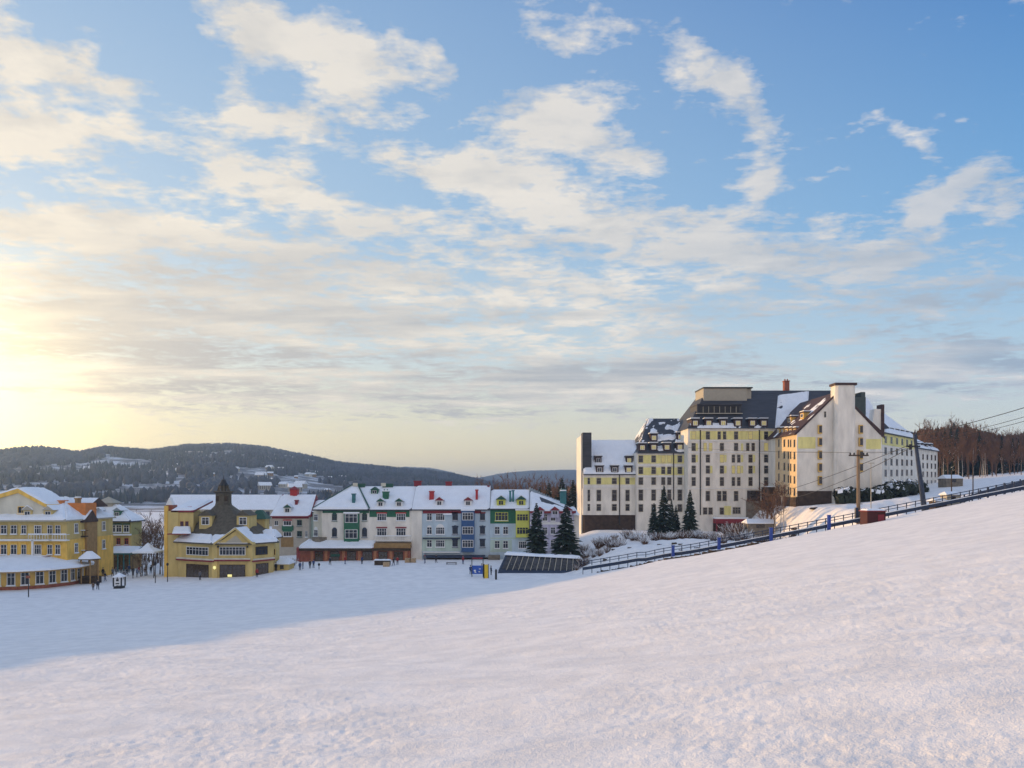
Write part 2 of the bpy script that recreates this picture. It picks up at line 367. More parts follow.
# ---------------------------------------------------------------- sky, sun, camera, air
SUN_AZ = math.radians(-63); SUN_EL = math.radians(7.0)
SD = Vector((math.sin(SUN_AZ) * math.cos(SUN_EL), math.cos(SUN_AZ) * math.cos(SUN_EL), math.sin(SUN_EL)))
GD = Vector((math.sin(math.radians(-36.0)), math.cos(math.radians(-36.0)), 0.058)).normalized()   # middle of the bright aureole
def build_sky():
    w = bpy.data.worlds.new('World'); scene.world = w; w.use_nodes = True
    nt = w.node_tree; N = nt.nodes; L = nt.links
    bg = N['Background']
    tc = N.new('ShaderNodeTexCoord'); D = tc.outputs['Generated']
    def M(op, a, b=None, c=None, clamp=False):
        n = N.new('ShaderNodeMath'); n.operation = op; n.use_clamp = clamp
        for i, v in enumerate((a, b, c)):
            if v is None: continue
            if hasattr(v, 'default_value') and not isinstance(v, (int, float)): L.new(v, n.inputs[i])
            else: n.inputs[i].default_value = v
        return n.outputs[0]
    def dot(vec, src=None):
        n = N.new('ShaderNodeVectorMath'); n.operation = 'DOT_PRODUCT'; L.new(src or D, n.inputs[0]); n.inputs[1].default_value = vec
        return n.outputs['Value']
    def ramp(fac, stops, interp='LINEAR'):
        n = N.new('ShaderNodeValToRGB'); L.new(fac, n.inputs['Fac']); cr = n.color_ramp; cr.interpolation = interp
        while len(cr.elements) < len(stops): cr.elements.new(0.5)
        for e, (p, c) in zip(cr.elements, stops): e.position = p; e.color = (*c, 1)
        return n.outputs['Color']
    def mix(f, a, b, mode='MIX'):
        n = N.new('ShaderNodeMix'); n.data_type = 'RGBA'; n.blend_type = mode
        if isinstance(f, (int, float)): n.inputs[0].default_value = f
        else: L.new(f, n.inputs[0])
        for i, v in ((6, a), (7, b)):
            if isinstance(v, tuple): n.inputs[i].default_value = (*v, 1)
            else: L.new(v, n.inputs[i])
        return n.outputs[2]
    sep = N.new('ShaderNodeSeparateXYZ'); L.new(D, sep.inputs[0]); dz = sep.outputs['Z']
    dzc = M('MAXIMUM', dz, 0.0)
    # clear sky: away-from-sun and towards-sun gradients by elevation
    cool = ramp(dzc, [(0, (0.78, 0.70, 0.58)), (0.06, (0.60, 0.66, 0.66)), (0.16, (0.36, 0.55, 0.72)), (0.30, (0.12, 0.34, 0.64)), (0.52, (0.02, 0.155, 0.47)), (0.75, (0.24, 0.38, 0.68)), (1, (0.36, 0.47, 0.72))])
    warm = ramp(dzc, [(0, (0.92, 0.72, 0.36)), (0.06, (0.82, 0.70, 0.44)), (0.16, (0.60, 0.65, 0.64)), (0.30, (0.40, 0.54, 0.68)), (0.52, (0.32, 0.47, 0.65)), (0.75, (0.34, 0.45, 0.68)), (1, (0.36, 0.47, 0.72))])
    hs = Vector((GD.x, GD.y, 0)).normalized()
    sf = M('MULTIPLY_ADD', dot(tuple(hs)), 1.25, -0.28, True)   # 1 towards the sun
    clear = mix(sf, cool, warm)
    # rosy, bright sky opposite the sunset
    rf = M('MULTIPLY', M('MULTIPLY_ADD', sep.outputs['Y'], -1.6, -0.1, True), 1.0)
    rose = ramp(dzc, [(0, (0.92, 0.74, 0.60)), (0.12, (1.15, 0.90, 0.70)), (0.35, (0.80, 0.73, 0.70)), (0.7, (0.38, 0.47, 0.68)), (1, (0.36, 0.47, 0.72))])
    clear = mix(rf, clear, rose)
    nish = N.new('ShaderNodeTexSky'); nish.sky_type = 'NISHITA'; nish.sun_disc = False
    nish.sun_elevation = SUN_EL; nish.sun_rotation = SUN_AZ
    nb = N.new('ShaderNodeVectorMath'); nb.operation = 'SCALE'; L.new(nish.outputs[0], nb.inputs[0]); nb.inputs['Scale'].default_value = 0.03
    clear = mix(1.0, clear, nb.outputs[0], 'ADD')
    # cloud sheet: coordinates on a level plane overhead
    den = M('ADD', dzc, 0.07)
    comb = N.new('ShaderNodeCombineXYZ'); L.new(M('DIVIDE', sep.outputs['X'], den), comb.inputs[0]); L.new(M('DIVIDE', sep.outputs['Y'], den), comb.inputs[1])
    def noise(scale, detail, rough, vec, dist=0.0, off=(0, 0, 0), st=(1, 1, 1)):
        mp = N.new('ShaderNodeMapping'); mp.inputs['Location'].default_value = off; mp.inputs['Scale'].default_value = st; L.new(vec, mp.inputs['Vector'])
        n = N.new('ShaderNodeTexNoise'); n.inputs['Scale'].default_value = scale; n.inputs['Detail'].default_value = detail
        n.inputs['Roughness'].default_value = rough; n.inputs['Distortion'].default_value = dist; L.new(mp.outputs[0], n.inputs['Vector'])
        return n.outputs['Fac']
    nA = noise(3.3, 9, 0.60, comb.outputs[0], 0.25)
    nB = noise(9.0, 7, 0.62, comb.outputs[0], 0.2, (3, 1, 0))
    nC = noise(19.0, 5, 0.6, comb.outputs[0], 0.1, (7, 2, 0), (0.8, 1.3, 1))
    nW = noise(7.0, 4, 0.55, D, 0.0, (5, 2, 1))
    nW2 = noise(7.0, 4, 0.55, D, 0.0, (9, 6, 4))
    # warp the viewing direction a little, so that the banks have torn edges
    wv = N.new('ShaderNodeCombineXYZ'); L.new(M('MULTIPLY_ADD', nW, 0.16, -0.08), wv.inputs[0]); L.new(M('MULTIPLY_ADD', nW2, 0.10, -0.05), wv.inputs[2])
    DW = N.new('ShaderNodeVectorMath'); DW.operation = 'ADD'; L.new(D, DW.inputs[0]); L.new(wv.outputs[0], DW.inputs[1]); DWo = DW.outputs[0]
    tot = None
    for (px, py, a, b, ang, s) in BANKS:
        c = Vector(((px - 512) / F0, 1, (HY - py) / F0)); ln = c.length; c.normalize()
        t1 = Vector((0, 0, 1)).cross(c).normalized() * -1; t2 = c.cross(t1).normalized()
        if t2.z < 0: t2 = -t2
        if t1.x < 0: t1 = -t1
        ca, sa = math.cos(math.radians(ang)), math.sin(math.radians(ang))
        e1 = (t1 * ca + t2 * sa) * (F0 * ln / a) ; e2 = (t2 * ca - t1 * sa) * (F0 * ln / b)
        p = dot(tuple(e1 / 1.0), DWo); q = dot(tuple(e2 / 1.0), DWo)
        d2 = M('ADD', M('MULTIPLY', p, p), M('MULTIPLY', q, q))
        g = M('MULTIPLY', M('EXPONENT', M('MULTIPLY', d2, -1.0)), s)
        tot = g if tot is None else M('ADD', tot, g)
    front = M('GREATER_THAN', sep.outputs['Y'], 0.0)
    tot = M('MULTIPLY', tot, front)
    rest = M('MULTIPLY', M('SUBTRACT', 1.0, front), 0.45)
    tot = M('ADD', tot, rest)
    dens = M('ADD', M('ADD', tot, M('MULTIPLY_ADD', nA, 2.3, -1.15)), M('ADD', M('MULTIPLY_ADD', nB, 1.7, -0.85), M('MULTIPLY_ADD', nC, 1.1, -0.55)))
    cov = M('MULTIPLY', M('SMOOTHSTEP', dens, 0, 0) if False else M('MULTIPLY_ADD', dens, 1.8, -0.66, True), 1.0)
    thick = M('MULTIPLY_ADD', dens, 0.55, -0.25, True)
    # body colour of the clouds: sunlit cream, greyer where deep, and towards the low banks
    nS = noise(2.4, 6, 0.6, comb.outputs[0], 0.1, (0.12, -0.18, 0))
    nG = noise(1.1, 5, 0.55, comb.outputs[0], 0.3, (1.3, 0.7, 0), (0.6, 1.6, 1))
    low = ramp(dzc, [(0, (0.1,) * 3), (0.05, (0.25,) * 3), (0.10, (1,) * 3), (0.20, (0.9,) * 3), (0.33, (0.25,) * 3), (0.5, (0.12,) * 3), (1, (0.1,) * 3)])
    grey = M('MULTIPLY', M('MULTIPLY_ADD', nG, 4.5, -1.65, True), low)
    shade = M('MULTIPLY', M('MULTIPLY_ADD', M('SUBTRACT', nS, nA), 4.0, 0.25, True), 0.5)
    lit = mix(sf, (0.76, 0.75, 0.76), (0.98, 0.88, 0.72))
    drk = mix(sf, (0.32, 0.43, 0.56), (0.52, 0.50, 0.48))
    cc = mix(grey, lit, drk)
    cc = mix(shade, cc, drk)
    sky = mix(M('MULTIPLY', cov, 0.90), clear, cc)
    # aureole of the low sun just past the left edge
    cs = M('MAXIMUM', dot(tuple(GD)), 0.0)
    def glow(base, power, col, k):
        n = N.new('ShaderNodeVectorMath'); n.operation = 'SCALE'; n.inputs[0].default_value = col
        L.new(M('MULTIPLY', M('POWER', cs, power), k), n.inputs['Scale'])
        return mix(1.0, base, n.outputs[0], 'ADD')
    sky = glow(sky, 9000, (1, 0.9, 0.6), 6.0)
    sky = glow(sky, 150, (1, 0.74, 0.24), 1.5)
    sky = glow(sky, 24, (1, 0.64, 0.22), 0.26)
    below = M('LESS_THAN', dz, -0.01)
    sky = mix(below, sky, (0.45, 0.5, 0.6))
    L.new(sky, bg.inputs['Color']); bg.inputs['Strength'].default_value = 1.0
    w.cycles.sampling_method = 'MANUAL'; w.cycles.sample_map_resolution = 1024
# cloud banks: (column, row) of the centre as seen when looking north, half width, half height, tilt, weight
BANKS = [
    (50, 140, 85, 30, 0, 1.05), (80, 82, 40, 24, -20, 1.0), (10, 70, 40, 50, 0, 0.9), (60, 210, 120, 22, 5, 0.8), (145, 100, 26, 14, 30, 0.5),
    (245, 20, 45, 38, -25, 1.0), (320, 45, 80, 32, -12, 1.0), (425, 55, 34, 22, -20, 0.8), (235, 90, 30, 24, -35, 0.7), (270, 135, 60, 16, 0, 0.8),
    (280, 190, 85, 24, -12, 1.0), (345, 95, 32, 22, 0, 0.6), (390, 150, 90, 24, -14, 0.7), (500, 170, 70, 26, -10, 0.9), (560, 120, 95, 34, -14, 1.05),
    (640, 165, 38, 14, -8, 0.6), (470, 225, 100, 20, -6, 0.9), (620, 215, 85, 24, -14, 0.95), (575, 30, 42, 22, 10, 0.85), (640, 35, 35, 20, 0, 0.5),
    (722, 90, 62, 22, -48, 1.15), (752, 178, 34, 22, -60, 1.05), (800, 8, 28, 15, 40, 0.8), (935, 208, 52, 26, 40, 1.1), (898, 140, 30, 12, -40, 0.8),
    (1012, 198, 38, 26, -30, 0.95), (860, 250, 75, 24, -6, 0.7), (745, 245, 75, 34, -20, 0.75), (950, 300, 130, 45, 0, 0.68), (980, 370, 130, 24, 0, 0.75),
    (160, 300, 260, 62, 0, 0.66), (420, 300, 240, 55, 0, 0.60), (330, 395, 330, 34, 0, 0.8), (60, 330, 150, 60, 0, 0.4), (640, 330, 150, 55, 0, 0.42), (610, 380, 110, 22, 0, 0.8),
    (880, 395, 150, 26, 0, 0.6), (1015, 100, 30, 20, 0, 0.2), (620, 275, 120, 22, 0, 0.45), (220, 240, 150, 22, 0, 0.5),
]
build_sky()
sun = bpy.data.lights.new('sun', 'SUN'); sun.energy = 4.7; sun.angle = math.radians(0.6); sun.color = (1.0, 0.61, 0.24)
so = bpy.data.objects.new('sun', sun); COL.objects.link(so); so.rotation_euler = SD.to_track_quat('Z', 'Y').to_euler(); so.location = (0, 0, 100)
cam = bpy.data.cameras.new('camera'); co = bpy.data.objects.new('camera', cam); COL.objects.link(co)
cam.sensor_width = 36; cam.lens = 36 * F0 / 1024; cam.shift_y = (HY - 384) / 1024; cam.clip_start = 0.5; cam.clip_end = 20000
co.location = (0, 0, CZ); co.rotation_euler = (math.pi / 2, 0, 0); scene.camera = co
scene.view_settings.view_transform = 'Standard'; scene.view_settings.look = 'None'; scene.view_settings.exposure = 0.0; scene.view_settings.gamma = 1.0
scene.view_settings.use_curve_mapping = False
scene.cycles.use_denoising = True; scene.cycles.max_bounces = 5; scene.cycles.diffuse_bounces = 3; scene.cycles.volume_bounces = 1
scene.cycles.sample_clamp_indirect = 4.0
def build_haze():
    b = MB().box(-9500, 9500, -9500, 9500, -4, 215)
    m = bpy.data.materials.new('haze'); m.use_nodes = True; nt = m.node_tree; nt.nodes.clear()
    o = nt.nodes.new('ShaderNodeOutputMaterial'); v = nt.nodes.new('ShaderNodeVolumePrincipled')
    v.inputs['Color'].default_value = (0.46, 0.66, 1.0, 1); v.inputs['Density'].default_value = 1.35e-4; v.inputs['Anisotropy'].default_value = 0.68
    nt.links.new(v.outputs[0], o.inputs['Volume'])
    ob = link('haze', b.mesh('haze', m), kind='stuff')
if HAZE: build_haze()
# ---------------------------------------------------------------- facades
class Frame:
    """a facade line on the ground: s runs left to right along the wall, d goes into the building"""
    def __init__(s, ox, oy, ang=0.0, root=None):
        s.ox, s.oy, s.a = ox, oy, ang; s.c, s.n = math.cos(ang), math.sin(ang); s.root = root
        s.o = tuple(root.location) if root else (0, 0, 0)
    def P(s, u, d, z): return (s.ox + u * s.c - d * s.n, s.oy + u * s.n + d * s.c, z)
    def s(s_, px, d=0.0):
        bx = s_.ox - d * s_.n; by = s_.oy + d * s_.c; u = U(px)
        return (u * by - bx) / (s_.c - u * s_.n)
    def z(s_, px, py, d=0.0):
        return ZP(py, s_.oy + d * s_.c + s_.s(px, d) * s_.n)
    def mb(s): return MB(s.P)
    def add(s, name, mb, m=None, parent=None, **pr):
        return link(name, mb.mesh(name, m, s.o), parent or s.root, **pr)
    def loc(s, u, d, z):
        p = s.P(u, d, z); return (p[0] - s.o[0], p[1] - s.o[1], p[2] - s.o[2])

WIN = {}
SCW = {}
def win_mesh(w, h, fr=WTRIM, gl=GLASS, style='plain', sill=True, lintel=None, mull=1, snow=True):
    w = round(w, 1); h = round(h, 1)
    key = (w, h, fr.name, gl.name, style, sill, lintel.name if lintel else '', mull, snow)
    if key in WIN: return WIN[key]
    b = MB(); t = 0.11 if w > 1.15 else 0.06; o = -0.10
    b.use(gl); b.box(-w / 2 + 0.02, w / 2 - 0.02, -0.05, 0.02, 0.02, h - 0.02)
    b.use(fr)
    b.box(-w / 2, -w / 2 + t, o, 0.03, 0, h); b.box(w / 2 - t, w / 2, o, 0.03, 0, h)
    b.box(-w / 2 + t, w / 2 - t, o, 0.03, 0, t)
    if style == 'arch':
        n = 6; pts = [(-w / 2, o, h)]
        for k in range(n + 1):
            a = math.pi * (1 - k / n); pts.append((w / 2 * 0.86 * math.cos(a), o, h - 0.02 + w * 0.38 * math.sin(a)))
        pts.append((w / 2, o, h)); b.poly(pts[1:-1], (0, 0.13, 0))
    b.box(-w / 2 + t, w / 2 - t, o, 0.03, h - t, h)
    for k in range(mull):
        x = -w / 2 + w * (k + 1) / (mull + 1); b.box(x - 0.035, x + 0.035, o + 0.02, 0.02, t, h - t)
    if h > 1.3: b.box(-w / 2 + t, w / 2 - t, o + 0.025, 0.02, h * 0.62, h * 0.62 + 0.06)
    if lintel: b.use(lintel); b.box(-w / 2 - 0.12, w / 2 + 0.12, -0.2, 0.03, h + 0.003, h + 0.28)
    if sill: b.use(fr); b.box(-w / 2 - 0.1, w / 2 + 0.1, -0.24, 0.03, -0.14, -0.003)
    if sill and snow: b.use(SNOW); b.box(-w / 2 - 0.06, w / 2 + 0.06, -0.22, -0.105, 0.0, 0.09)
    WIN[key] = b.mesh('window'); return WIN[key]
def window(F, px, py, wpx=5, hpx=7, d=0.0, parent=None, **kw):
    """window centred where the photograph shows it on this facade"""
    wpx *= SCW.get(F.root.name if F.root else '', 1.0)
    u = F.s(px, d); w = max(0.5, F.s(px + wpx / 2, d) - F.s(px - wpx / 2, d))
    z0 = F.z(px, py + hpx / 2, d); z1 = F.z(px, py - hpx / 2, d)
    me = win_mesh(w, z1 - z0, **kw)
    nm = 'window'
    o = link(nm, me, parent or F.root, F.loc(u, d, z0), F.a)
    return o

def dormer(F, px, py, wpx, hpx, d, depth=3.0, wall=WHITE, roofm=DROOF, glass=GLASS, trim=WTRIM, snow=True, shed=False, auto=None):
    """dormer: front face stands at depth d behind the facade line; centre of its front at px,py"""
    if auto:
        ze_, sl, d0 = auto; d = 0.0
        for _ in range(4): d = (F.z(px, py + hpx / 2, d) - ze_) / sl + d0 - 0.15
        d = max(d, d0 + 0.25)
    u = F.s(px, d); w = F.s(px + wpx / 2, d) - F.s(px - wpx / 2, d)
    z0 = F.z(px, py + hpx / 2, d); z1 = F.z(px, py - hpx / 2, d); h = z1 - z0
    b = F.mb(); b.use(wall); b.box(u - w / 2, u + w / 2, d, d + depth, z0 - 0.6, z1)
    b.use(roofm); ov = 0.22
    if shed:
        b.poly([(u - w / 2 - ov, d - 0.35, z1), (u - w / 2 - ov, d - 0.35, z1 + 0.22), (u - w / 2 - ov, d + depth + 0.8, z1 + 1.2), (u - w / 2 - ov, d + depth + 0.8, z1 - 0.1)], (0, 0, 0)) if False else None
        b.box(u - w / 2 - ov, u + w / 2 + ov, d - 0.3, d + depth, z1 + 0.003, z1 + 0.25)
    else:
        rh = w * 0.42
        i = [b.pt(p) for p in ((u - w / 2 - ov, d - 0.3, z1 - 0.05), (u + w / 2 + ov, d - 0.3, z1 - 0.05), (u, d - 0.3, z1 + rh), (u - w / 2 - ov, d + depth, z1 - 0.05), (u + w / 2 + ov, d + depth, z1 - 0.05), (u, d + depth, z1 + rh))]
        for q in ((0, 1, 2), (5, 4, 3), (0, 2, 5, 3), (2, 1, 4, 5), (1, 0, 3, 4)): b.facei([i[k] for k in q])
    o = F.add('dormer', b)
    if snow:
        s = F.mb()
        if shed: s.box(u - w / 2 - ov + 0.05, u + w / 2 + ov - 0.05, d - 0.1, d + depth - 0.1, z1 + 0.253, z1 + 0.5)
        else:
            for k in (0.0,):
                e = 0.03
                L_ = [(u - w / 2 - ov, z1 - 0.05), (u, z1 + rh), (u + w / 2 + ov, z1 - 0.05)]
                T_ = [(a, z + 0.24) for a, z in L_]
                pf = [(L_[0][0], d - 0.15, L_[0][1] + e), (L_[1][0], d - 0.15, L_[1][1] + e), (L_[2][0], d - 0.15, L_[2][1] + e), (T_[2][0] - 0.1, d - 0.15, T_[2][1]), (T_[1][0], d - 0.15, T_[1][1]), (T_[0][0] + 0.1, d - 0.15, T_[0][1])]
                s.poly(pf, (0, 0, 0)) if False else None
                a = [s.pt(p) for p in pf]; c = [s.pt((p[0], d + depth, p[2])) for p in pf]
                s.facei([a[0], a[1], a[4], a[5]]); s.facei([a[1], a[2], a[3], a[4]])
                for q in range(6): s.facei([a[q], a[(q + 1) % 6], c[(q + 1) % 6], c[q]])
        F.add('snow', s, SNOW, o)
    me = win_mesh(w * 0.62, h * 0.72, trim, glass, 'plain', False, None, 1, False)
    p = F.loc(u, d, z0 + h * 0.1); link('window', me, o, p, F.a)
    return o

def chimney(F, px, py0, py1, wpx, d, m, deep=1.2, cap=True, pots=0):
    u = F.s(px, d); w = F.s(px + wpx / 2, d) - F.s(px - wpx / 2, d)
    z1 = F.z(px, py0, d); z0 = F.z(px, py1, d)
    b = F.mb(); b.use(m); b.box(u - w / 2, u + w / 2, d, d + deep, z0 - 1.0, z1 - 0.25)
    b.box(u - w / 2 - 0.12, u + w / 2 + 0.12, d - 0.12, d + deep + 0.12, z1 - 0.248, z1)
    for k in range(pots):
        x = u - w / 2 + w * (k + 0.5) / pots; b.box(x - 0.14, x + 0.14, d + deep / 2 - 0.14, d + deep / 2 + 0.14, z1 + 0.002, z1 + 0.5)
    o = F.add('chimney', b)
    if cap: F.add('snow', F.mb().box(u - w / 2, u + w / 2, d, d + deep, z1 + 0.003, z1 + 0.28), SNOW, o)
    return o
def snow_on(F, quads, thick=0.32, cov=1.0, seed=1, cell=0.6, parent=None):
    b = F.mb()
    for k, q in enumerate(quads): b.patch(q, thick, cov, seed + k, cell)
    return F.add('roof_snow', b, SNOW, parent, )
def gable_roof(F, s0, s1, d0, d1, ze, zr, dr=None, hip0=0.0, hip1=0.0, m=DROOF, thick=0.32, cov=1.0, seed=1, th=0.25, parts=('f', 'b', 'l', 'r'), cell=0.6):
    dr = (d0 + d1) / 2 if dr is None else dr
    r = F.add('roof', F.mb().roof(s0, s1, d0, d1, ze, zr, dr, hip0, hip1, th), m)
    e = 0.03
    q = []
    A = (s0, d0, ze + e); B = (s1, d0, ze + e); C = (s1, d1, ze + e); D_ = (s0, d1, ze + e); R0 = (s0 + hip0, dr, zr + e); R1 = (s1 - hip1, dr, zr + e)
    if 'f' in parts: q.append((A, B, R1, R0))
    if 'b' in parts: q.append((C, D_, R0, R1))
    if hip1 > 0.5 and 'r' in parts: q.append((B, C, R1, R1))
    if hip0 > 0.5 and 'l' in parts: q.append((D_, A, R0, R0))
    if thick > 0: snow_on(F, q, thick, cov, seed, cell, r)
    return r
def balcony(F, px0, px1, py, d=0.0, deep=1.4, m=WTRIM, hpx=4.5):
    s0, s1 = F.s(px0, -deep), F.s(px1, -deep); z = F.z((px0 + px1) / 2, py, -deep); h = 1.0
    b = F.mb(); b.use(m); b.box(s0, s1, -deep, -0.003, z - 0.2, z)
    b.box(s0, s1, -deep, -deep + 0.07, z + h - 0.1, z + h)
    n = max(3, int((s1 - s0) / 0.45))
    for k in range(n + 1):
        x = s0 + (s1 - s0 - 0.06) * k / n; b.box(x, x + 0.06, -deep + 0.005, -deep + 0.065, z + 0.002, z + h - 0.102)
    for x in (s0, s1 - 0.07): b.box(x, x + 0.07, -deep + 0.072, -0.003, z + h - 0.1, z + h)
    o = F.add('balcony', b)
    F.add('snow', F.mb().box(s0, s1, -deep - 0.03, -deep + 0.1, z + h + 0.003, z + h + 0.16), SNOW, o)
    return o

# ---------------------------------------------------------------- the big hotel
def build_hotel():
    YA, YB, YC = 215.0, 213.0, 208.0
    root = thing('hotel', 'huge white and pale yellow hotel with steep dark roofs and tall chimney gable', 'hotel', (U(740) * YC, YC, 6.3))
    A = Frame(0, YA, 0, root); B = Frame(0, YB, 0, root); C = Frame(0, YC, 0, root)
    D = Frame(66.3, 203.5, -math.pi / 2, root); E = Frame(0, 187.0, 0, root)
    g = 5.0
    # walls
    a0, a1 = A.s(583), A.s(637); b0, b1 = B.s(636.5), B.s(688); c0, c1 = C.s(688), C.s(800)
    ea, eb, ec = A.z(600, 474), B.z(660, 452.5), C.z(730, 428.5)
    w = A.mb(); w.use(WHITE); w.box(a0, a1, 0, 20, A.z(600, 515), ea)
    w.use(BROWN); w.box(a0 + 0.3, a1, 0.25, 19.7, g, A.z(600, 515) - 0.003)
    A.add('wall', w)
    b = B.mb(); b.use(WHITE); b.box(b0, b1, 0, 20, g, eb); B.add('wall', b)
    c = C.mb(); c.use(WHITE); c.box(c0, c1 + 8, 0, 24, g, ec)
    C.add('wall', c)
    # block with the lit side and the camera-facing gable
    e0, e1 = E.s(797), E.s(882); ee0, ee1 = E.z(797, 434), E.z(882, 437); zr = E.z(840, 391); sm = (e0 + e1) / 2
    w = MB(); w.use(WHITE)
    pts = [(e0, 187, 12.0), (e1, 187, 12.0), (e1, 187, ee1), (sm, 187, zr - 0.3), (e0, 187, ee0)]
    w.poly(pts, (0, 24, 0)); link('wall', w.mesh('wall', None, root.location), root)
    # pale yellow bands
    def band(F, px0, px1, py0, py1, m=HYELLOW):
        z0, z1 = F.z((px0 + px1) / 2, py1), F.z((px0 + px1) / 2, py0)
        F.add('painted_band', F.mb().box(F.s(px0), F.s(px1), -0.035, 0.01, z0, z1), m)
    band(A, 584, 635, 477.5, 484.5); band(B, 638, 686.5, 455, 463.5); band(B, 638, 686.5, 467.5, 475)
    band(C, 690, 773, 431, 439.5); band(E, 798, 815.5, 437, 448.5); band(E, 866, 881, 439, 449)
    for px in (597, 612, 626): pass
    # thin string courses and rain pipes
    def course(F, px0, px1, py, t=0.18):
        z = F.z((px0 + px1) / 2, py); F.add('string_course', F.mb().box(F.s(px0), F.s(px1), -0.16, 0.01, z - t / 2, z + t / 2), WTRIM)
    for p in (441, 452.5, 488.5): course(C, 688.5, 776, p)
    course(A, 583.5, 636, 487); course(B, 637.5, 687, 465.5); course(B, 637.5, 687, 476.8); course(B, 637.5, 687, 489)
    course(E, 797.5, 832, 451); course(E, 854, 881.5, 451)
    for F, px, p0, p1 in ((A, 619.5, 474, 525), (B, 673.5, 453, 500), (C, 700.3, 430, 515), (C, 759.3, 430, 490)):
        s = F.s(px); F.add('rain_pipe', F.mb().box(s - 0.12, s + 0.12, -0.22, -0.01, F.z(px, p1), F.z(px, p0)), BLACK)
    # windows A
    kw = dict(fr=GREYBOX, sill=False, snow=False, mull=0)
    for k, px in enumerate((588.8, 598.8, 614.3, 627.5)):
        wd = (2.6, 4.8, 5.2, 4.4)[k]
        window(A, px, 481, wd, 6.5, gl=GLASSD if k else GLASS, **kw)
        window(A, px, 495.5, wd, 11.5, gl=GLASSD, **kw); window(A, px, 507.5, wd, 7, gl=GLASSD, **kw)
    for px in (640.8, 653.6, 663.2, 669.2, 679.8):
        nar = px in (663.2, 669.2); wd = 4.1 if nar else 5.0
        for py, h in ((459, 7.2), (470.5, 7.4), (481, 8), (495, 11.5), (508, 8)):
            window(B, px, py, wd, h, gl=WARM if (py < 476 and int(px + py) % 3 == 0) else GLASSD, **kw)
    rows = [435.5, 447, 458.5, 469.5, 481.5, 496, 511]
    for ci, px in enumerate((693.6, 707.8, 721.8, 736.0, 750.4, 766.0)):
        for ri, py in enumerate(rows):
            dbl = (ci == 2 and ri == 0) or (ci == 1 and ri == 1) or (ci == 4 and ri == 1) or (ci == 3 and 2 <= ri <= 4) or (ci == 2 and ri == 5) or (ci == 1 and ri == 6)
            if ri >= 5 and ci in (0, 4, 5): continue
            if ri == 6 and ci == 3:
                window(C, 736.5, 510.5, 8, 7, gl=GLASSD, fr=GREYBOX, sill=False, snow=False, mull=2); continue
            for q in ((px - 2.7, px + 2.7) if dbl else (px,)):
                glass = WARM if (ri < 4 and (ci * 3 + ri * 5) % 4 == 0) else GLASSD
                window(C, q, py, (3.6 if dbl else 4.3) if ri < 5 else 4.8, (8, 8, 8.3, 8.3, 9, 10.5, 7.4)[ri], gl=glass, **kw)
    # yellow panels beside some windows of the main front
    for ci, px in ((1, 711.3), (2, 725.4), (4, 754.0), (5, 769.4), (0, 696.8), (3, 742.0)):
        for ri in (1, 2, 3):
            if (ci + ri) % 7 == 3: continue
            C.add('yellow_panel', C.mb().box(C.s(px) - 0.28, C.s(px) + 0.28, -0.04, 0.01, C.z(px, rows[ri] + 3.6), C.z(px, rows[ri] - 3.6)), HYELLOW)
    C.add('yellow_panel', C.mb().box(C.s(724), C.s(731), -0.04, 0.01, C.z(727, 515), C.z(727, 506)), HYELLOW)
    # E windows and brown plinth
    for cx, rws in ((819.5, (429.5, 442, 455, 467.5, 480.5)), (860.3, (429.5, 442, 455, 467.5))):
        for py in rws:
            s = E.s(cx); z0, z1 = E.z(cx, py + 4.4), E.z(cx, py - 4.4)
            o = E.add('bay_window', E.mb().use(OCHRE).box(s - 0.75, s + 0.75, -0.55, 0.01, z0, z1) if False else _bay(E, s, z0, z1))
    window(E, 825, 414.5, 1.6, 6, gl=GLASSD, **kw)
    z = E.z(812, 491); E.add('plinth', E.mb().box(e0 + 0.05, E.s(831.5), -0.12, 0.01, 11.5, z), BROWN)
    # the round-shouldered chimney tower on the gable
    t = E.mb(); t.use(WHITE); s0, s1 = E.s(832), E.s(853.5); zt = E.z(843, 386)
    prof = [(s0, -1.1), (s0 + 0.5, -1.6), (s1 - 0.5, -1.6), (s1, -1.1), (s1, 1.5), (s0, 1.5)]
    lo = [t.pt((u, d, 10.5)) for u, d in prof]; up = [t.pt((u + (0.5 if u < sm else -0.25) * 0.6, d, zt)) for u, d in prof]
    for k in range(6): t.facei([lo[k], lo[(k + 1) % 6], up[(k + 1) % 6], up[k]])
    t.facei(up); t.use(RROOF); t.box(s0 + 0.05, s1 + 0.1, -1.8, 1.8, zt + 0.003, zt + 0.55)
    E.add('chimney', t)
    # lit side (D): windows, small dormers above the eave
    dw = D.mb()
    wd = [(779, 1.3), (784.5, 1.7), (788.6, 1.3), (790.8, 1.3), (794.6, 1.6)]
    sm_b = MB(); 
    # side windows and the windows of the far wing are the smallest: one part
    def put(F, px, py, wpx, hpx, gl=GLASSD):
        u = F.s(px); w_ = abs(F.s(px + wpx / 2) - F.s(px - wpx / 2)); z0 = F.z(px, py + hpx / 2); z1 = F.z(px, py - hpx / 2)
        sm_b.fn = F.P; sm_b.use(GREYBOX); sm_b.box(u - w_ / 2 - 0.1, u + w_ / 2 + 0.1, -0.06, 0.02, z0 - 0.1, z0 - 0.003); sm_b.box(u - w_ / 2 - 0.1, u + w_ / 2 + 0.1, -0.06, 0.02, z1 + 0.003, z1 + 0.1)
        sm_b.use(gl); sm_b.box(u - w_ / 2, u + w_ / 2, -0.05, 0.02, z0, z1)
